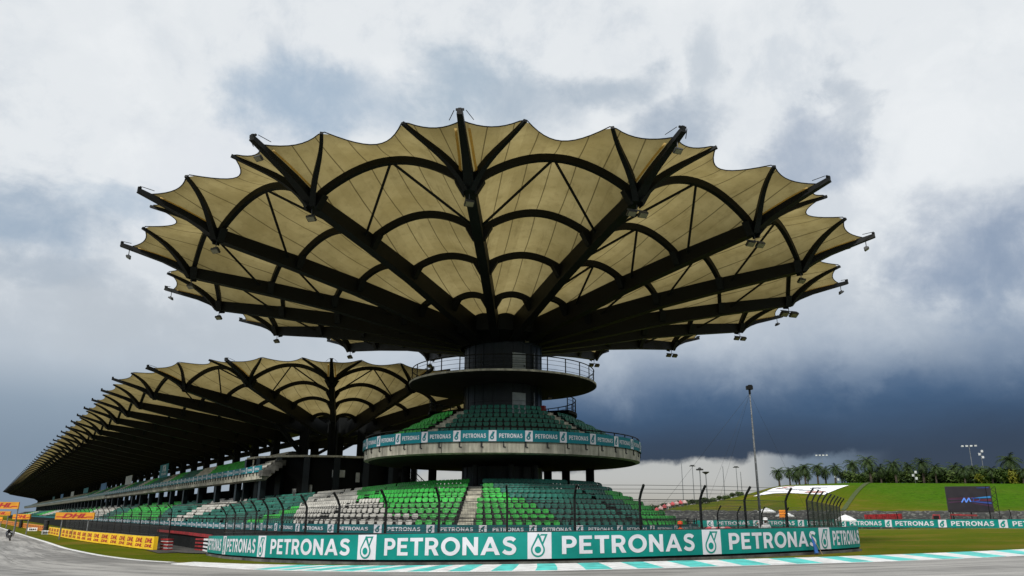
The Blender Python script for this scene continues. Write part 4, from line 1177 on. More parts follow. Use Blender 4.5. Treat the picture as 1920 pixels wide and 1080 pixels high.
def foam(name,label,P,h,stripes,m1,m2,th=.5):
    r=empty(name,label,'barrier',(P[0][0],P[0][1],g(*P[0])))
    pp=Path([(x,y,g(x,y)) for x,y in P])
    for k in range(stripes):
        z0=h*k/stripes; wall_strip(pp,0,pp.L,.03+z0,.03+z0+h/stripes*(.94 if k%2==0 else .5),th-(0 if k%2==0 else .08),(m1 if k%2==0 else m2),'foam_block',r,.5,0 if k%2==0 else -.05)
    rebase(r)
foam('foam_barrier','small red and grey stacked foam barrier at the end of the near yellow banner',[(-31.0,74.7),(-29.7,73.2)],.98,7,REDP,PALE)
foam('foam_barrier','red stacked foam barrier at the left end of the large teal banner',[(-26.9,72.3),(-25.3,70.0)],1.02,7,REDP,VOIDM)
foam('foam_barrier','white and black stacked barrier end touching the left end of the large teal banner',[(-25.3,69.9),(-21.0,60.5),(-20.6,58.4)],1.02,7,WPAINT,VOIDM)
tag(strip('service_road',[(-72,140),(-48,103),(-33,79),(-29,72),(-25.5,65.5)],(-4.5,1.6),ASPHD,.05),kind='structure')
tag(strip('service_road',[(-29.5,72.5),(-24.9,64.5),(-19,57.5),(-13,47.5),(-8,41.5),(-2,36.9),(4,36.6),(10,39.4),(15,42.5),(20,47.5)],(-5.0,.1),ASPHD,.06),kind='structure')
# sign gantries
def gantry(label,az0_,az1_,e0_,e1_,D,posts,th=.25,words=True):
    def pt(a,D): return Vector((D*math.sin(R(a)),D*math.cos(R(a))))
    A=pt(az0_,D+ (D*.0)); B=pt(az1_,D*.985); z0=H0+D*math.tan(R(e0_)); z1=H0+D*math.tan(R(e1_))
    r=empty('trackside_sign',label,'sign',(A.x,A.y,g(A.x,A.y)),group='yellow and red signs on posts beside the straight')
    pp=Path([A,B]); wall_strip(pp,0,pp.L,z0,z1,th,YELO,'board',r,pp.L)
    if words:
        lettering(pp,pp.L*.18,pp.L*.82,z0+(z1-z0)*.2,z0+(z1-z0)*.85,.02,r,DHLG,RED)
        wall_strip(pp,pp.L*.03,pp.L*.2,z0+(z1-z0)*.3,z0+(z1-z0)*.42,.01,RED,'red_stripe',r,pp.L,.02); wall_strip(pp,pp.L*.8,pp.L*.97,z0+(z1-z0)*.3,z0+(z1-z0)*.42,.01,RED,'red_stripe',r,pp.L,.02)
    for f in posts:
        p=pp.at(pp.L*f,0,-.2); b=MB(); b.tube([(p.x,p.y,g(p.x,p.y)-.3),(p.x,p.y,z0+.3)],.09,8); b.build('post',GALV,r)
    rebase(r)
gantry('yellow sign with large red letters on two grey posts behind the near yellow banner',-28.75,-26.6,-.32,.10,119,(.18,.86))
gantry('long low yellow sign with red letters, second from the near one along the straight',-31.0,-30.1,-.32,-.02,150,(.2,.9))
gantry('high yellow sign partly outside the left edge, on a tall grey post',-32.6,-30.8,.28,.68,140,(.98,))
gantry('bright yellow sign under the high one at the left edge',-32.3,-31.15,-.10,.14,210,(.2,.9))
gantry('lowest yellow sign at the left edge, just above the far barrier banner',-32.3,-31.5,-.42,-.18,240,(.2,.9))
# marker boxes and dark tyre stacks
for (x,y),lab in (((-90.2,157.2),'white wedge-shaped marker box on the grass, the farther of two'),((-72.9,131.3),'white wedge-shaped marker box on the grass, the nearer of two')):
    t=(Vector((-85,143))-Vector((-65,113))).normalized(); n=Vector((t.y,-t.x)); r=empty('distance_marker',lab,'marker',(x,y,g(x,y)),group='white marker boxes on the grass')
    b=MB(); ax=(Vector((n.y,-n.x,0)),Vector((n.x,n.y,0)),zh)
    c=Vector((x,y,g(x,y)))
    X=Vector((.8,.45,0)).normalized(); Y=Vector((-.45,.8,0)).normalized()
    b.hexa([c-X*.8-Y*.4,c+X*.8-Y*.4,c+X*.8+Y*.4,c-X*.8+Y*.4,c-X*.8-Y*.15+zh*.62,c+X*.8-Y*.15+zh*.62,c+X*.8+Y*.15+zh*.62,c-X*.8+Y*.15+zh*.62]); b.build('box',WPAINT,r)
    b=MB(); 
    for k in range(4): b.box(c-Y*.33+X*(-.45+.3*k)+zh*.3,(.18,.04,.3),(X,Y,zh))
    b.build('marking',VOIDM,r); rebase(r)
def tyre_stack(x,y,w,h,lab):
    r=empty('tyre_stack',lab,'tyre barrier',(x,y,g(x,y)),group='black tyre stacks in the barrier openings')
    for i in range(int(w/.65)):
        for k in range(int(h/.24)):
            b=MB(); z=.13+k*.24; c=(x+.36*i,y-.55*i)
            b.lathe(c,[(.18,z-.10),(.30,z-.11),(.33,z-.05),(.33,z+.05),(.30,z+.11),(.18,z+.10)],14); o=b.build('tyre',RUB,r,smooth=True,loc=(0,0,g(x,y)))
    rebase(r)
tyre_stack(-76.5,137.,2.6,2.2,'tall black tyre stack in the gap between the near and middle yellow banners')
tyre_stack(-112,190,2.,2.6,'black tyre stack in the gap before the farthest yellow banner')
# ---------------------------------------------------------------- right side: far banner, wall, hill things
def pol(a,D,z=None):
    x,y=D*math.sin(R(a)),D*math.cos(R(a)); return Vector((x,y,g(x,y) if z is None else z))
FB=[(42.5,171.,.0),(46.3,171.0,.05),(54.8,166.0,.17),(61.3,159.2,.26),(66.9,149.5,.36),(72.2,138.9,.42),(77.6,131.0,.5),(82.5,122.5,.56),(90,110,.6),(100,96,.65)]
pf2=Path([tuple(v) for v in crv(FB,1.)])
fb=empty('far_trackside_banner','long teal banner with white words across the grass on the right','banner',(72,139,.4))
wall_strip(pf2,0,pf2.L,0,1.3,.3,TEAL,'banner_sheet',fb,1.)
k=0; a=3.
while a+9.6<pf2.L:
    emblem(pf2,a,a+1.35,.03,1.27,.05,fb,TEAL,False); lettering(pf2,a+2.1,a+9.0,.27,1.05,.05,fb); a+=9.75
b=MB(); b.tube([pf2.at(pf2.L*k/60,1.33,-.1) for k in range(61)],.03,5); b.build('top_hem',STEEL2,fb); rebase(fb)
strip('far_edge_line',[(58,155),(64.5,139),(70.5,129.5),(76,121),(80,114),(92,98)],(0,1.2),CONC,.05)
strip('far_service_strip',[(60,138),(68,121),(76,108),(90,92)],(0,.5),CONC,.05)
fence('debris_fence','distant wire fence behind the far teal banner on the right',[(49+ (x-48)*1.0,y+5) for x,y,z in FB[1:8]],.1,(70,144,0),h=2.2,lean=.3,n_wire=2)
# rubble retaining wall
def rubble():
    m=bpy.data.materials.new('rubble_stone'); m.use_nodes=True; t=NT(m.node_tree); bs=m.node_tree.nodes['Principled BSDF']
    oc=t.n('ShaderNodeTexCoord').outputs['Object']; v=t.n('ShaderNodeTexVoronoi'); v.inputs['Scale'].default_value=2.4; m.node_tree.links.new(oc,v.inputs['Vector'])
    cr=t.n('ShaderNodeSeparateXYZ'); m.node_tree.links.new(v.outputs['Color'],cr.inputs[0])
    c=t.mix(t.mr(cr.outputs[0],.6,1.0),(.03,.03,.028),(.12,.12,.105)); t.put(bs.inputs['Base Color'],c); bs.inputs['Roughness'].default_value=.9
    b=MB(); n=150; R_=[]
    for i in range(n+1):
        a=12+32*i/n; P=[]
        for D,z in ((179.5,-.6),(179.6,1.2+.25*math.sin(i*.7)),(181.3,2.0),(183.,2.7+.2*math.sin(i*1.3)),(184.6,3.35+.12*math.sin(i*.9)),(188,3.45)):
            q=pol(a,D+random.uniform(-.3,.3)); P.append(b.vert((q.x,q.y,z+random.uniform(-.12,.12))))
        R_.append(P)
    for A,B in zip(R_,R_[1:]):
        for k in range(5): b.face((A[k],A[k+1],B[k+1],B[k]))
    tag(b.build('retaining_wall',m),'long low dark rubble wall with pale stones at the foot of the green hill','wall')
rubble()
# big screen
def screen():
    c=pol(31.15,168); zb=H0+168*math.tan(R(.40)); zt=H0+168*math.tan(R(1.98))
    A=pol(29.9,168).xy; B=pol(32.4,168).xy; n=(Vector((0,0))-Vector((c.x,c.y))).normalized()
    r=empty('big_screen','large black video screen on legs in front of the hill, showing blue and red streaks','screen',(c.x,c.y,g(c.x,c.y)))
    pp=Path([A,B]); L_=pp.L
    wall_strip(pp,0,L_,zb,zt,.7,RUB,'cabinet',r,L_)
    def em(nm,c_,s): 
        return mat(nm,tuple(v*.1 for v in c_),.4,.0,1.,emit=c_,es=s)
    face=em('screen_glow_dark',(.012,.009,.014),1.); wall_strip(pp,.15,L_-.15,zb+.15,zt-.15,.02,face,'display',r,L_,.03)
    def bar(x0,x1,z0,z1,w0,w1,m):
        b=MB(); 
        P=[pp.at(L_*x0,lerp(zb,zt,z0)-w0/2,.06),pp.at(L_*x1,lerp(zb,zt,z1)-w1/2,.06),pp.at(L_*x1,lerp(zb,zt,z1)+w1/2,.06),pp.at(L_*x0,lerp(zb,zt,z0)+w0/2,.06)]
        b.quad(*P); b.build('streak',m,r)
    CY=em('glow_cyan',(.02,.18,.42),1.); BL=em('glow_blue',(.02,.05,.24),1.); RD=em('glow_red',(.10,.008,.03),1.); PU=em('glow_purple',(.05,.012,.045),1.); WB=em('glow_pale_blue',(.10,.25,.75),1.)
    bar(.55,.97,.54,.58,.05,.35,CY); bar(.04,.5,.50,.51,.22,.08,PU); bar(.5,.97,.46,.47,.1,.3,RD); bar(.04,.4,.38,.42,.2,.12,PU); bar(.5,.97,.42,.35,.1,.35,BL); bar(.55,.97,.36,.24,.1,.25,PU); bar(.04,.6,.54,.56,.05,.08,RD); bar(.7,.96,.93,.935,.07,.12,BL)
    b=MB()
    def seg(P,w=.17):
        for (x0,z0),(x1,z1) in zip(P,P[1:]):
            b.sweep([pp.at(L_*x0,lerp(zb,zt,z0),.10),pp.at(L_*x1,lerp(zb,zt,z1),.10)],w*1.2,.02,upv=(n.x,n.y,0))
    seg([(.33,.38),(.40,.55)]);seg([(.40,.55),(.43,.38)]);seg([(.43,.38),(.50,.55)]);seg([(.50,.55),(.53,.40)])
    b.build('screen_letter',WB,r)
    b=MB(); seg([(.56,.54),(.70,.54)],.12); seg([(.60,.54),(.59,.42)],.12); seg([(.64,.42),(.72,.44)],.10); seg([(.72,.44),(.74,.54)],.10); b.build('screen_letter',BL,r)
    b=MB()
    for k in (.1,.5,.9):
        q=pp.at(L_*k,0,-.4); b.tube([(q.x,q.y,g(q.x,q.y)),(q.x,q.y,zb+.5)],.12,6)
    b.build('leg',STEEL,r)
    b=MB() # lattice tower beside it
    q=pp.at(L_+1.8,0,-.4); z=g(q.x,q.y)
    for dx in (-.9,.9): b.tube([(q.x+dx,q.y,z),(q.x+dx,q.y,zt-.2)],.06,5)
    for k in range(4):
        z0=zb+(zt-zb)*k/4; z1=zb+(zt-zb)*(k+1)/4; b.tube([(q.x-.9,q.y,z0),(q.x+.9,q.y,z1)],.04,4); b.tube([(q.x+.9,q.y,z0),(q.x-.9,q.y,z1)],.04,4)
    b.build('lattice_frame',STEEL,r); rebase(r)
screen()
# hill banner lying on the slope
def hill_banner():
    cs=[(18.1,1.4),(22.7,1.5),(24.3,2.1),(19.7,2.0)]
    def hit(a,e):
        lo=186.
        for i in range(600):
            D=186+i*.15; p=pol(a,D); 
            if p.z>=H0+D*math.tan(R(e))-.02: return D
        return 256.
    r=empty('hillside_banner','huge white printed banner lying on the grass slope below the palms','banner',tuple(pol(21,235)))
    n=24; b=MB(); I={}
    D4=[hit(*c) for c in cs]
    def at(u,v,o=.12):
        a=lerp(lerp(cs[0][0],cs[1][0],u),lerp(cs[3][0],cs[2][0],u),v); D=lerp(lerp(D4[0],D4[1],u),lerp(D4[3],D4[2],u),v)
        p=pol(a,D); p.z+=o; return p
    for i in range(n+1):
        for j in range(9): I[i,j]=b.vert(at(i/n,j/8))
    for i in range(n):
        for j in range(8): b.face((I[i,j],I[i+1,j],I[i+1,j+1],I[i,j+1]))
    HW=mat('banner_cloth_white',(.85,.86,.88),.6,.05,.3); HP=mat('faded_red_print',(.62,.30,.25),.6,.4,.4); HB=mat('dark_print',(.18,.18,.22),.6,.3,.4)
    b.build('cloth',HW,r)
    def mark(P,m,w):
        b=MB()
        for (u0,v0),(u1,v1) in zip(P,P[1:]):
            for k in range(6):
                a_,c_=k/6,(k+1)/6
                b.quad(at(lerp(u0,u1,a_),lerp(v0,v1,a_)-w,.2),at(lerp(u0,u1,c_),lerp(v0,v1,c_)-w,.2),at(lerp(u0,u1,c_),lerp(v0,v1,c_)+w,.2),at(lerp(u0,u1,a_),lerp(v0,v1,a_)+w,.2))
        b.build('print_mark',m,r)
    mark([(.16,.78),(.30,.82)],HP,.06); mark([(.13,.6),(.25,.66)],HP,.05); mark([(.32,.42),(.44,.40),(.56,.46)],HB,.025); mark([(.62,.55),(.72,.6),(.78,.52)],HB,.03); mark([(.55,.30),(.75,.34)],HB,.02); mark([(.70,.15),(.93,.22)],HP,.08); mark([(.6,.72),(.8,.74)],HB,.02)
    rebase(r)
hill_banner()
HP_=asphalt_mat('worn_path',(.05,.085,.008),(.08,.10,.015))
def hill_path():
    b=MB(); A=[(23.7,189),(24.0,205),(24.5,222),(25.1,240),(25.6,258)]; P=[]
    for i in range(24):
        t=i/23*4; k=min(int(t),3); a=lerp(A[k][0],A[k+1][0],t-k); D=lerp(A[k][1],A[k+1][1],t-k); p=pol(a-.12,D);q=pol(a+.18,D); P.append((b.vert(p+zh*.12),b.vert(q+zh*.12)))
    for x,y in zip(P,P[1:]): b.face((x[0],x[1],y[1],y[0]),0,((0,0),(1,0),(1,1),(0,1)))
    tag(b.build('path',HP_),kind='structure')
hill_path()
# ---------------------------------------------------------------- palms and shrubs
def leaf_mat(name,c1,c2):
    m=bpy.data.materials.new(name); m.use_nodes=True; t=NT(m.node_tree); b=m.node_tree.nodes['Principled BSDF']
    f=t.noise(t.n('ShaderNodeTexCoord').outputs['Object'],.9,4,.7); oi=t.n('ShaderNodeObjectInfo').outputs['Random']
    c=t.mix(t.mr(f,.35,.65),c1,c2); c=t.mix(t.m('MULTIPLY',oi,.4),c,tuple(v*.6 for v in c1)); t.put(b.inputs['Base Color'],c); b.inputs['Roughness'].default_value=.6; b.inputs['Specular IOR Level'].default_value=.2; return m
PALML=leaf_mat('palm_leaf',(.022,.045,.012),(.05,.08,.02)); PALMT=mat('palm_trunk',(.06,.045,.03),.9,.4,2.)
BUSHL=leaf_mat('bush_leaf',(.03,.06,.012),(.075,.11,.02)); BUSHY=leaf_mat('yellow_bush_leaf',(.12,.14,.012),(.20,.19,.02))
def palm(i):
    rnd=random.Random(100+i); H=rnd.uniform(4.9,5.9); b=MB(); pts=[]; w=[]
    lx,ly=rnd.uniform(-.5,.5),rnd.uniform(-.3,.3)
    for k in range(7): t=k/6; pts.append((lx*t*t,ly*t*t,H*t)); w.append(.34-.10*t+(.12 if k==0 else 0)+(.08 if k==6 else 0))
    b.tube(pts,w,8)
    tr=b; c=MB(); top=Vector(pts[-1])
    nf=30
    for f in range(nf):
        az_=f*2.4+rnd.uniform(-.2,.2); el_=lerp(1.35,-.75,(f/nf)**.8)+rnd.uniform(-.1,.1); L=rnd.uniform(2.9,3.6)
        d=Vector((math.cos(az_),math.sin(az_),0)); p=top.copy(); P=[p.copy()]; ang=el_
        n=8
        for k in range(n):
            p=p+(d*math.cos(ang)+zh*math.sin(ang))*L/n; P.append(p.copy()); ang-=rnd.uniform(.16,.28)
        sd=Vector((-d.y,d.x,0))
        for k in range(n):
            a,q=P[k],P[k+1]; t=(k+.5)/n; wl=.95*math.sin(PI*min(1,t*.85+.12))**.7
            c.quad(a-sd*.04,a+sd*.04,q+sd*.03,q-sd*.03)
            for sg in (-1,1):
                for m_ in range(2):
                    o=a.lerp(q,m_*.5); tip=o+sd*sg*wl*rnd.uniform(.75,1.05)+(q-a)*1.1-zh*wl*rnd.uniform(.25,.7)
                    i0=c.vert(o); i1=c.vert(o+(q-a)*.42); i2=c.vert(tip); c.face((i0,i1,i2))
    return tr,c
PALMS=[]
def place_palm(i,a,D,etop,label,group):
    v=i%5
    p=pol(a,D); 
    h=(H0+D*math.tan(R(etop))-p.z); 
    if v>=len(PALMS):
        r=empty('palm_tree',label,'palm tree',tuple(p),group=group); tr,c=palm(v); tr.build('trunk',PALMT,r,smooth=True); c.build('crown',PALML,r); PALMS.append(r); o=r
    else: o=inst(PALMS[v]); o['label']=label; o.location=p
    s=h/7.0; o.location=p-zh*.3; o.scale=(s,s,s); o.rotation_euler=(0,0,i*1.7); return o
PL=[(19.9,3.5),(20.6,3.4),(21.2,3.6),(21.6,3.6),(22.4,3.6),(22.9,3.5),(23.5,3.6),(23.9,3.2),(24.7,3.8),(25.7,4.0),(26.3,3.6),(27.2,3.8),(28.0,3.7),(28.8,3.8),(29.5,3.4),(29.9,3.3),(30.6,3.5),(31.1,3.4),(31.6,3.3),(32.1,3.2),(32.6,3.3),(33.6,3.95),(34.2,3.2),(35,3.5),(36,3.6)]
PLAB='dark palm tree standing in the row along the top of the green hill'
for i,(a,e_) in enumerate(PL):
    lab=PLAB
    if i==0: lab='palm at the left end of the row on the hill, leaning fronds against pale sky'
    if a==33.6: lab='tallest palm of the row, standing clear at the right end above the screen'
    if a==25.7: lab='tall broad palm in the middle of the row, right of the white hillside banner'
    place_palm(i,a,260+ (i*37%11),e_,lab,'palms along the top of the hill')
for i in range(22):
    a=24.9+i*.50+random.uniform(-.15,.15); place_palm(i+3,a,272+(i*53%22),2.95+random.uniform(-.25,.25),'smaller palm filling a gap behind the hilltop row of palms','second row of palms on the hill')
for i in range(2):
    a=21.0+i*.75; place_palm(i+2,a,275+(i*7%9),3.1+random.uniform(-.2,.1),'smaller palm behind the left end of the hilltop row','second row of palms on the left of the hill')
def bush(i,m):
    rnd=random.Random(i); b=MB()
    C=[(Vector((rnd.uniform(-1,1),rnd.uniform(-.6,.6),rnd.uniform(.5,1.3))),rnd.uniform(.5,.9)) for _ in range(7)]
    for k in range(900):
        c,r_=rnd.choice(C); d=Vector((rnd.gauss(0,1),rnd.gauss(0,1),rnd.gauss(0,1))).normalized()*r_*rnd.uniform(.6,1.05); p=c+d
        if p.z<.02: p.z=.02
        u=Vector((rnd.gauss(0,1),rnd.gauss(0,1),rnd.gauss(0,1))).normalized(); v=u.orthogonal().normalized(); s=rnd.uniform(.07,.16)
        b.quad(p-u*s-v*s*.6,p+u*s-v*s*.6,p+u*s+v*s*.6,p-u*s+v*s*.6)
    t=MB(); t.tube([(0,0,-.2),(0.05,0,.5),(0,0,1.0)],[.12,.09,.05],6)
    return t,b
BUSH={}
def place_bush(i,p,s,label,group,yellow=False):
    k=(i%3,yellow)
    if k not in BUSH:
        r=empty('shrub',label,'shrub',tuple(p),group=group); t,b_=bush(k[0]*7+3,None); t.build('stem',PALMT,r); b_.build('foliage',BUSHY if yellow else BUSHL,r); BUSH[k]=r; o=r
    else: o=inst(BUSH[k]); o['label']=label; o['group']=group
    o.location=p; o.scale=(s,s,s); o.rotation_euler=(0,0,i*2.1)
for i in range(40):
    a=24.4+i*.30+random.uniform(-.1,.1); p=pol(a,266+random.uniform(-3,12)); place_bush(i,p,random.uniform(1.1,2.5),'dark green shrub among the palm trunks on the hilltop','shrubs among the palms')
place_bush(1,pol(33.9,262),2.2,'yellow-green shrub among the palms at the far right of the hill','yellow-green shrubs',True)
place_bush(2,pol(32.0,263),1.5,'yellow-green shrub behind the top of the big screen','yellow-green shrubs on the hill',True)
for i in range(26):
    a=9.6+i*.31+random.uniform(-.1,.1); D=250+random.uniform(-10,30); q=pol(a,D); e_=tab([(9.5,.75),(11.4,.85),(13.3,1.1),(15.4,1.35),(17.6,1.75)],a)+random.uniform(-.12,.1)
    h=H0+D*math.tan(R(e_))-q.z; place_bush(i,q,max(.8,h/2.0),'dark shrub in the distant tree line right of the stand','shrubs in the distant tree line')
# ---------------------------------------------------------------- masts and poles
def mast(a,D,etop,kind,label,name='light_pole',cat='light pole',group=None,r=.12,zb=None):
    p=pol(a,D); zt=H0+D*math.tan(R(etop)); o=empty(name,label,cat,tuple(p),group=group); b=MB()
    b.tube([(p.x,p.y,p.z-.5),(p.x,p.y,zt)],[r*1.3,r*.8],8); b.build('pole',GALV if kind!='big' else GALV,o)
    d=Vector((-p.x,-p.y,0)).normalized(); s=Vector((-d.y,d.x,0)); h=MB()
    if kind=='flat': h.box((p.x,p.y,zt+.1),(2.2,.8,.25),(s,d,zh)); h.box((p.x,p.y,zt+.35),(1.4,.5,.3),(s,d,zh))
    if kind=='dish': h.lathe((p.x,p.y),[(.25,zt-.4),(1.25,zt+.25),(1.3,zt+.5),(.2,zt+.55)],14)
    if kind=='fat':
        for k in range(6):
            aa=k*PI/3; h.box((p.x+.95*math.cos(aa),p.y+.95*math.sin(aa),zt+.1),(.7,.7,.5))
        h.lathe((p.x,p.y),[(.2,zt-.1),(.9,zt+.2),(.3,zt+.9)],10)
    if kind=='rack':
        h.box((p.x,p.y,zt),(4.6,.12,.12),(s,d,zh))
        l=MB()
        for k in range(4): l.box(Vector((p.x,p.y,zt))+s*(-1.9+1.27*k)+d*.1,(.75,.3,.5),(s,d,zh))
        l.build('lamp',PALE,o)
    if kind=='horn':
        l=MB()
        for k in range(3): l.box(Vector((p.x,p.y,zt-.9*k))+s*(.4*(-1)**k),(.6,.5,.7),(s,d,zh))
        l.build('lamp',PALE,o)
    if h.v: h.build('lamp_head',STEEL2,o)
    rebase(o); return o
for a,e_,k,l in ((13.35,3.7,'none','thin bare mast, leftmost of the distant poles right of the stand'),(14.1,3.5,'flat','distant light pole with a small flat head, second of the distant poles'),(14.6,3.25,'fat','distant light pole with a bulky cluster head'),
      (15.0,3.02,'dish','distant light pole with a dish-shaped head'),(16.2,3.5,'none','thin bare mast left of the tall guyed mast'),(17.1,3.38,'flat','distant flat-headed light pole just left of the tall guyed mast'),(17.38,3.1,'none','short thin pole just left of the tall guyed mast')):
    mast(a,300,e_,k,l,r=.13 if k in('none','flat') else .2)
mast(22.8,330,4.12,'rack','faint distant rack of four floodlights above the palms on the left of the hill',r=.06)
mast(31.62,300,4.45,'rack','pale rack of four floodlights on a thin pole above the palms on the right',r=.12)
mast(32.2,280,4.1,'horn','thin pole with a vertical cluster of pale lamps among the palms on the right',r=.1)
for a_,e_ in ((28.3,2.9),(23.6,2.9)): mast(a_,262,e_,'horn','short white lamp post among the palms' if a_>25 else 'short white lamp post among the palms behind the white hillside banner',r=.08)
def guyed():
    D=96.; p=pol(18.45,D); zt=H0+D*math.tan(R(8.75)); o=empty('guyed_camera_mast','tall slender grey mast with guy wires and a dark box on top','mast',tuple(p))
    b=MB(); b.tube([(p.x,p.y,p.z-.3),(p.x,p.y,p.z+(zt-p.z)*.4),(p.x,p.y,p.z+(zt-p.z)*.75),(p.x,p.y,zt)],[.17,.14,.10,.06],8); b.build('pole',GALV,o)
    b=MB(); b.box((p.x,p.y,zt+.28),(.72,.5,.45)); b.box((p.x+.1,p.y,zt+.56),(.4,.35,.12)); b.tube([(p.x,p.y,zt-.5),(p.x,p.y,zt+.1)],.14,6); b.build('camera_head',STEEL,o)
    b=MB()
    for k,(dx,dy,zz) in enumerate(((-14,3,zt-.4),(-10,-8,zt-.4),(9,6,zt-.4),(-3,12,zt-.4))):
        q=(p.x+dx,p.y+dy); b.tube([(p.x,p.y,zz),(q[0],q[1],g(*q))],.012,4)
    b.build('guy_wire',STEEL2,o); rebase(o)
guyed()
# ---------------------------------------------------------------- small things behind the far banner
def tent(a,D,w,h,label,m1,group):
    p=pol(a,D); o=empty('tent',label,'tent',tuple(p),group=group); b=MB(); z=p.z
    for sx_ in(-1,1):
        for sy in(-1,1): b.tube([(p.x+sx_*w/2,p.y+sy*w/2,z),(p.x+sx_*w/2,p.y+sy*w/2,z+h*.6)],.06,5)
    b.build('frame',GALV,o); c=MB(); ap=c.vert((p.x,p.y,z+h)); C=[c.vert((p.x+x*w/2,p.y+y*w/2,z+h*.62)) for x,y in((-1,-1),(1,-1),(1,1),(-1,1))]; D_=[c.vert((p.x+x*w/2,p.y+y*w/2,z+h*.42)) for x,y in((-1,-1),(1,-1),(1,1),(-1,1))]
    for k in range(4): c.face((C[k],C[(k+1)%4],ap)); c.face((D_[k],D_[(k+1)%4],C[(k+1)%4],C[k]))
    c.build('canopy',m1,o); rebase(o)
PINK=mat('tent_red',(.50,.07,.08),.6,.3,.5); 
for i in range(8): tent(11.45+i*.28,236,1.3,1.9,'small reddish peaked tent in the distant row right of the stand',PINK if i%2==0 else mat('tent_pale',(.6,.42,.40),.6,.2,.5),'row of small distant tents')
for i in range(5): tent(15.0+i*.3,174,1.5,1.15,'low red tent behind the far banner, near the orange helmet',PINK if i%2==0 else mat('tent_pale',(.6,.42,.40),.6,.2,.5),'low red tents behind the far banner')
def parasol(a,D,z,w,label):
    p=pol(a,D); o=empty('parasol',label,'parasol',tuple(p)); b=MB(); b.tube([(p.x,p.y,p.z),(p.x,p.y,z)],.04,6); b.build('pole',GALV,o)
    c=MB(); c.lathe((p.x,p.y),[(w,z-.55),(w*.55,z-.2),(.02,z+.05)],8); c.lathe((p.x,p.y),[(w,z-.55),(w,z-.68)],8); c.build('canopy',WPAINT,o); rebase(o)
parasol(18.9,130,3.35,1.45,'white parasol left of the orange board'); parasol(20.05,130,2.75,1.5,'white parasol just behind the orange board'); parasol(23.85,100,2.25,1.25,'white parasol at the end of the dark fence run')
def board():
    D=112; p=pol(19.92,D); o=empty('signal_board','orange square signal board on a post behind the barrier','signal board',tuple(p)); d=Vector((-p.x,-p.y,0)).normalized(); s=Vector((-d.y,d.x,0))
    b=MB(); b.box((p.x,p.y,H0+D*math.tan(R(.28))),(.85,.06,1.0),(s,d,zh)); b.build('panel',mat('orange_paint_glow',(.80,.25,.01),.5,.1,1.,emit=(.8,.22,.01),es=.25),o); b=MB(); b.tube([(p.x,p.y,p.z),(p.x,p.y,2.)],.05,6); b.build('post',STEEL,o); rebase(o)  # faint glow added to the orange colour; the board is no lamp
board()
def truck():
    D=164; p=pol(29.85,D); s=Vector((math.cos(.5),-math.sin(.5),0)); f=Vector((math.sin(.5),math.cos(.5),0)); o=empty('recovery_truck','small red recovery truck with crane arm under the big screen','truck',tuple(p)); c=p+zh*.9
    b=MB(); b.box(c+s*(.4),(4.6,1.8,.5),(s,f,zh)); b.build('chassis',REDP,o)
    b=MB(); q=c-s*1.9; b.hexa([q-s*.9-f*.9+zh*.0,q+s*.7-f*.9,q+s*.7+f*.9,q-s*.9+f*.9,q-s*.5-f*.8+zh*1.5,q+s*.6-f*.8+zh*1.5,q+s*.6+f*.8+zh*1.5,q-s*.5+f*.8+zh*1.5]); cb=b.build('cab',REDP,o)
    b=MB(); b.box(q-f*.93+zh*1.0,(.9,.03,.5),(s,f,zh)); b.build('window',DRUM,cb)
    b=MB(); b.sweep([c+s*.2+zh*.3,c+s*.4+zh*1.6,c+s*4.6+zh*1.5],.28,.3); b.build('crane_arm',REDP,o)
    for k in (-1.7,1.9):
        b=MB(); cc=c+s*k-f*.95-zh*.5; b.tube([cc-f*.15,cc+f*.15],.48,16); w=b.build('wheel',RUB,o); b=MB(); b.tube([cc-f*.17,cc-f*.14],.2,12); b.build('rim',PALE,w)
    rebase(o)
truck()
p0=pol(25.0,172);p1=pol(27.2,168); r=empty('red_plastic_barrier','long low red plastic barrier on the far grass behind the teal banner','barrier',tuple(p0)); pp=Path([tuple(p0),tuple(p1)])
for k in range(6): wall_strip(pp,pp.L*k/6+.05,pp.L*(k+1)/6-.05,1.5,2.75,.4,REDP,'segment',r,2.)
rebase(r)
# scooters? no: low fence line on the far grass
fence('crowd_barrier','low grey crowd barrier on the far grass under the screen',[tuple(pol(30.2+i*.42,163).xy) for i in range(11)],.0,tuple(pol(31,163)),h=1.3,lean=.02,n_wire=1)
# ---------------------------------------------------------------- people and motorcycle
SKIN=mat('skin',(.32,.17,.11),.5,.1,5.); NAVY=mat('navy_cloth',(.012,.016,.035),.8,.3,4.); ORG=mat('orange_cloth',(.85,.10,.015),.6,.12,4.); DRKR=mat('maroon_cloth',(.09,.01,.018),.8,.3,4.)
def body(name,J,Eg,Rd,m,parent,sub=2):
    me=bpy.data.meshes.new(name); me.from_pydata(J,Eg,[]); o=bpy.data.objects.new(name,me); COL.objects.link(o)
    sk=o.modifiers.new('s','SKIN'); sk.use_smooth_shade=True
    for v,r_ in zip(me.skin_vertices[0].data,Rd): v.radius=r_ if isinstance(r_,tuple) else (r_,r_)
    me.skin_vertices[0].data[0].use_root=True
    ss=o.modifiers.new('u','SUBSURF'); ss.levels=sub; ss.render_levels=sub
    dg=bpy.context.evaluated_depsgraph_get(); bpy.context.view_layer.update(); dg=bpy.context.evaluated_depsgraph_get()
    m2=bpy.data.meshes.new_from_object(o.evaluated_get(dg)); bpy.data.objects.remove(o); bpy.data.meshes.remove(me)
    m2.materials.clear(); m2.materials.append(m); m2.polygons.foreach_set('use_smooth',[True]*len(m2.polygons))
    q=bpy.data.objects.new(name,m2); COL.objects.link(q); q.parent=parent; return q
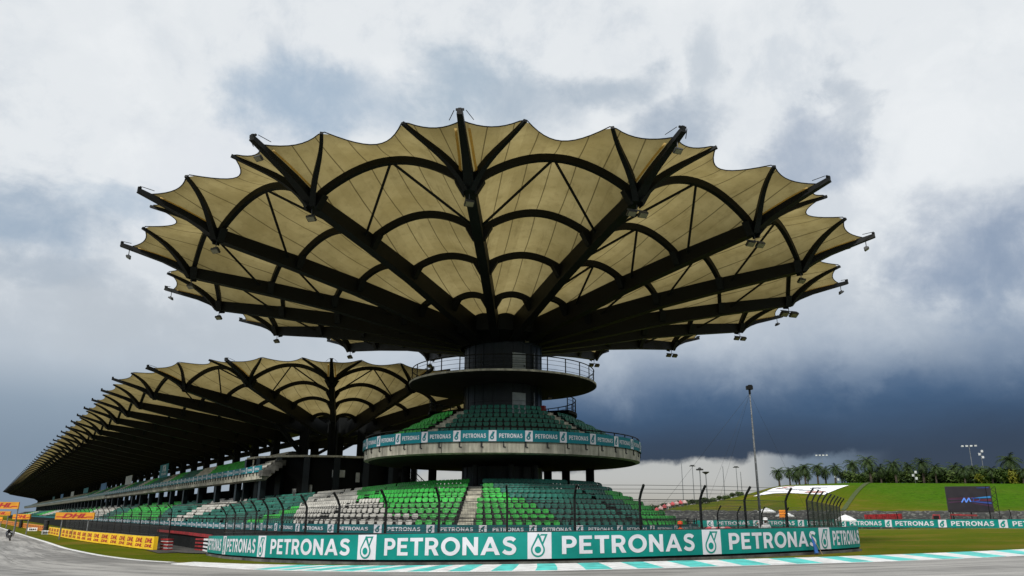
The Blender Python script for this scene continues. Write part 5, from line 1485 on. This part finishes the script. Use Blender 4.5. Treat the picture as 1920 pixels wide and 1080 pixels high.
def head(c,r,m,parent,name='head'):
    b=MB(); n=12
    for i in range(n+1):
        th=PI*i/n
        for j in range(16):
            ph=2*PI*j/16; x=math.sin(th)*math.cos(ph); y=math.sin(th)*math.sin(ph); z=math.cos(th)
            k=1+(.10*math.exp(-((x)**2*30+(z+.1)**2*20)) if y<0 else 0)      # nose
            b.vert((c[0]+r*.80*x,c[1]+r*.95*y*k,c[2]+r*1.15*z*(1 if z>0 else 1.05)))
    for i in range(n):
        for j in range(16): b.face((i*16+j,(i+1)*16+j,(i+1)*16+(j+1)%16,i*16+(j+1)%16))
    return b.build(name,m,parent,smooth=True)
def marshal(loc,rz,label,cloth,legs,cap,arm_up=False,crouch=0.):
    o=empty('person',label,'person',loc,rz)
    h=1.0-crouch
    hip=.95*h; sh=hip+.48; 
    J=[(0,0,hip),(0,-.02,hip+.22),(0,-.03,sh),(0,-.03,sh+.10),(0,-.04,sh+.16),
       (-.18,-.02,sh-.01),(-.26,-.06,sh-.28),(-.22,-.28,sh-.42) if not arm_up else (-.42,-.2,sh+.15),(.18,-.02,sh-.01),(.26,-.06,sh-.28),(.20,-.30,sh-.40)]
    Eg=[(0,1),(1,2),(2,3),(3,4),(2,5),(5,6),(6,7),(2,8),(8,9),(9,10)]
    Rd=[(.155,.11),(.14,.10),(.16,.10),.06,.055,.065,.048,.036,.065,.048,.036]
    body('torso',J,Eg,Rd,cloth,o)
    J=[(0,0,hip),(-.09,0,hip-.06),(-.11,-.03-.25*crouch,hip*.52),(-.12,0.02,.07),(-.12,-.14,.04),(.09,0,hip-.06),(.11,-.03-.25*crouch,hip*.52),(.12,.02,.07),(.12,-.14,.04)]
    body('trousers',J,[(0,1),(1,2),(2,3),(3,4),(0,5),(5,6),(6,7),(7,8)],[(.15,.11),.095,.07,.05,.04,.095,.07,.05,.04],legs,o)
    hd=head((0,-.05,sh+.27),.11,SKIN,o)
    b=MB(); b.lathe((0,-.04),[(.125,sh+.27),(.13,sh+.33),(.11,sh+.40),(.01,sh+.44)],14); b.box((0,-.19,sh+.285),(.16,.13,.015)); b.build('cap',cap,o)
    for hp in ((-.22,-.28,sh-.42) if not arm_up else (-.42,-.2,sh+.15),(.20,-.30,sh-.40)):
        b=MB(); hx,hy,hz=hp; b.hexa([(hx-.035,hy-.08,hz-.045),(hx+.035,hy-.08,hz-.045),(hx+.03,hy,hz-.035),(hx-.03,hy,hz-.035),(hx-.035,hy-.08,hz+.0),(hx+.035,hy-.08,hz+.0),(hx+.03,hy,hz+.02),(hx-.03,hy,hz+.02)])
        for k,L_ in enumerate((.06,.07,.065,.05)): 
            x=hx-.028+k*.019; b.tube([(x,hy-.075,hz-.02),(x,hy-.075-L_*.6,hz-.03),(x,hy-.075-L_*.8,hz-.055)],[.009,.008,.007],5)
        b.tube([(hx+.03,hy-.02,hz-.02),(hx+.055,hy-.05,hz-.03),(hx+.055,hy-.075,hz-.04)],[.011,.009,.008],5)
        b.build('hand',SKIN,o)
    return o
q=pbz.at(42.2,0,-1.6); marshal((q.x,q.y,g(q.x,q.y)+.03),-.25,'person in orange top and cap crouching behind the large teal banner',ORG,NAVY,ORG,crouch=.20)
q=pbz.at(49.2,0,-1.9); marshal((q.x,q.y,g(q.x,q.y)+.03),-.35,'person in pale top and white cap with one arm raised',PALE,DRKR,WPAINT,arm_up=True,crouch=.04)
# blue flag leaning on the banner
def flag():
    q=pbz.at(49.9,0,.35); o=empty('furled_flag','blue furled flag on a short stick leaning against the teal banner','flag',(q.x,q.y,g(q.x,q.y)))
    t=(pbz.at(50.4,0,0)-pbz.at(49.4,0,0)).normalized(); n=Vector((t.y,-t.x,0)); t.z=0
    b=MB(); base=Vector((q.x,q.y,g(q.x,q.y))); b.tube([base+t*.42+n*.15,base-t*.12-n*.12+zh*1.06],.014,6); b.build('stick',mat('wood',(.4,.28,.15),.6),o)
    b=MB(); rows=10; cols=12; I=[]
    for i in range(rows+1):
        v=i/rows; wdt=lerp(.02,.52,v**.8); row=[]
        for j in range(cols+1):
            u=j/cols; fold=.07*math.sin(u*9+v*2)*v; row.append(b.vert(base-t*.12-n*.10+zh*(1.02-.98*v+.10*u*v)+t*wdt*(u*.95-.02)+n*(fold+.10*v)))
        I.append(row)
    for i in range(rows):
        for j in range(cols): b.face((I[i][j],I[i][j+1],I[i+1][j+1],I[i+1][j]))
    b.build('cloth',mat('flag_blue',(.03,.13,.42),.6,.2,4.),o,smooth=True); rebase(o)
flag()
def motorcycle():
    x,y=-59.06,98.63; z=g(x,y)+.035; t=Vector((.55,-.835)).normalized()     # rides towards the camera
    o=empty('motorcycle','black racing motorcycle with a white number board, leaning into the bend on the far track','motorcycle',(x,y,z),math.atan2(t.y,t.x)-PI/2*0)
    o.rotation_euler=(R(14),0,math.atan2(t.y,t.x))
    for cx in (-.68,.70):
        b=MB(); N=24
        pts=[(cx+.245*math.cos(2*PI*k/N),0,.31+.245*math.sin(2*PI*k/N)) for k in range(N)]
        V=[]
        for k in range(N):
            a=2*PI*k/N; row=[]
            for j in range(8):
                bb=2*PI*j/8; rr=.245+.062*math.cos(bb); row.append(b.vert((cx+rr*math.cos(a),.075*math.sin(bb),.31+rr*math.sin(a))))
            V.append(row)
        for k in range(N):
            for j in range(8): b.face((V[k][j],V[(k+1)%N][j],V[(k+1)%N][(j+1)%8],V[k][(j+1)%8]))
        w=b.build('wheel',RUB,o,smooth=True)
        b=MB(); b.tube([(cx,-.04,.31),(cx,.04,.31)],.07,10)
        for k in range(5): a=k*2*PI/5; b.tube([(cx,0,.31),(cx+.2*math.cos(a),0,.31+.2*math.sin(a))],.018,5)
        b.build('rim',GALV,w)
    BK=mat('black_fairing',(.02,.02,.022),.3,.1,2.)
    b=MB(); b.hexa([(-.35,-.16,.35),(.45,-.15,.35),(.45,.15,.35),(-.35,.16,.35),(-.25,-.2,.72),(.55,-.17,.80),(.55,.17,.80),(-.25,.2,.72)]); b.hexa([(.42,-.17,.5),(.80,-.10,.62),(.80,.10,.62),(.42,.17,.5),(.42,-.19,.92),(.66,-.10,1.0),(.66,.10,1.0),(.42,.19,.92)]); b.build('fairing',BK,o)
    b=MB(); b.hexa([(-.3,-.14,.72),(.2,-.16,.72),(.2,.16,.72),(-.3,.14,.72),(-.25,-.1,.86),(.15,-.12,.93),(.15,.12,.93),(-.25,.1,.86)]); b.build('fuel_tank',BK,o)
    b=MB(); b.hexa([(-.95,-.08,.78),(-.3,-.12,.72),(-.3,.12,.72),(-.95,.08,.78),(-.95,-.06,.92),(-.3,-.1,.80),(-.3,.1,.80),(-.95,.06,.92)]); b.build('seat',BK,o)
    b=MB(); b.box((.80,0,.80),(.02,.17,.18)); b.build('number_board',WPAINT,o)
    b=MB(); b.tube([(.70,-.07,.31),(.5,-.09,.85)],.025,6); b.tube([(.70,.07,.31),(.5,.09,.85)],.025,6); b.build('fork',GALV,o)
    b=MB(); b.tube([(.46,-.30,.88),(.5,0,.9),(.46,.30,.88)],.015,6); b.build('handlebar',STEEL,o)
    b=MB(); b.tube([(-.68,-.06,.31),(-.1,-.08,.42)],.03,6); b.tube([(-.68,.06,.31),(-.1,.08,.42)],.03,6); b.build('swingarm',GALV,o)
    r=empty('person','rider in black leathers and helmet crouching on the racing motorcycle','person',(x,y,z)); r.rotation_euler=o.rotation_euler
    J=[(-.35,0,.92),(-.15,0,1.08),(.08,0,1.2),(.2,0,1.22),(.05,-.19,1.18),(.2,-.34,1.0),(.42,-.30,.92),(.05,.19,1.18),(.2,.34,1.0),(.42,.30,.92),(-.32,-.13,.88),(.05,-.30,.82),(-.25,-.24,.48),(-.1,-.24,.42),(-.32,.13,.88),(.05,.30,.82),(-.25,.24,.48),(-.1,.24,.42)]
    Eg=[(0,1),(1,2),(2,3),(2,4),(4,5),(5,6),(2,7),(7,8),(8,9),(0,10),(10,11),(11,12),(12,13),(0,14),(14,15),(15,16),(16,17)]
    body('body',J,Eg,[.15,.14,.14,.07,.06,.05,.04,.06,.05,.04,.10,.075,.055,.04,.10,.075,.055,.04],NAVY,r)
    head((.30,0,1.27),.135,BK,r,'helmet')
    b=MB(); b.hexa([(.40,-.08,1.24),(.44,-.05,1.24),(.44,.05,1.24),(.40,.08,1.24),(.39,-.08,1.33),(.43,-.05,1.33),(.43,.05,1.33),(.39,.08,1.33)]); b.build('visor',DRUM,r)
motorcycle()
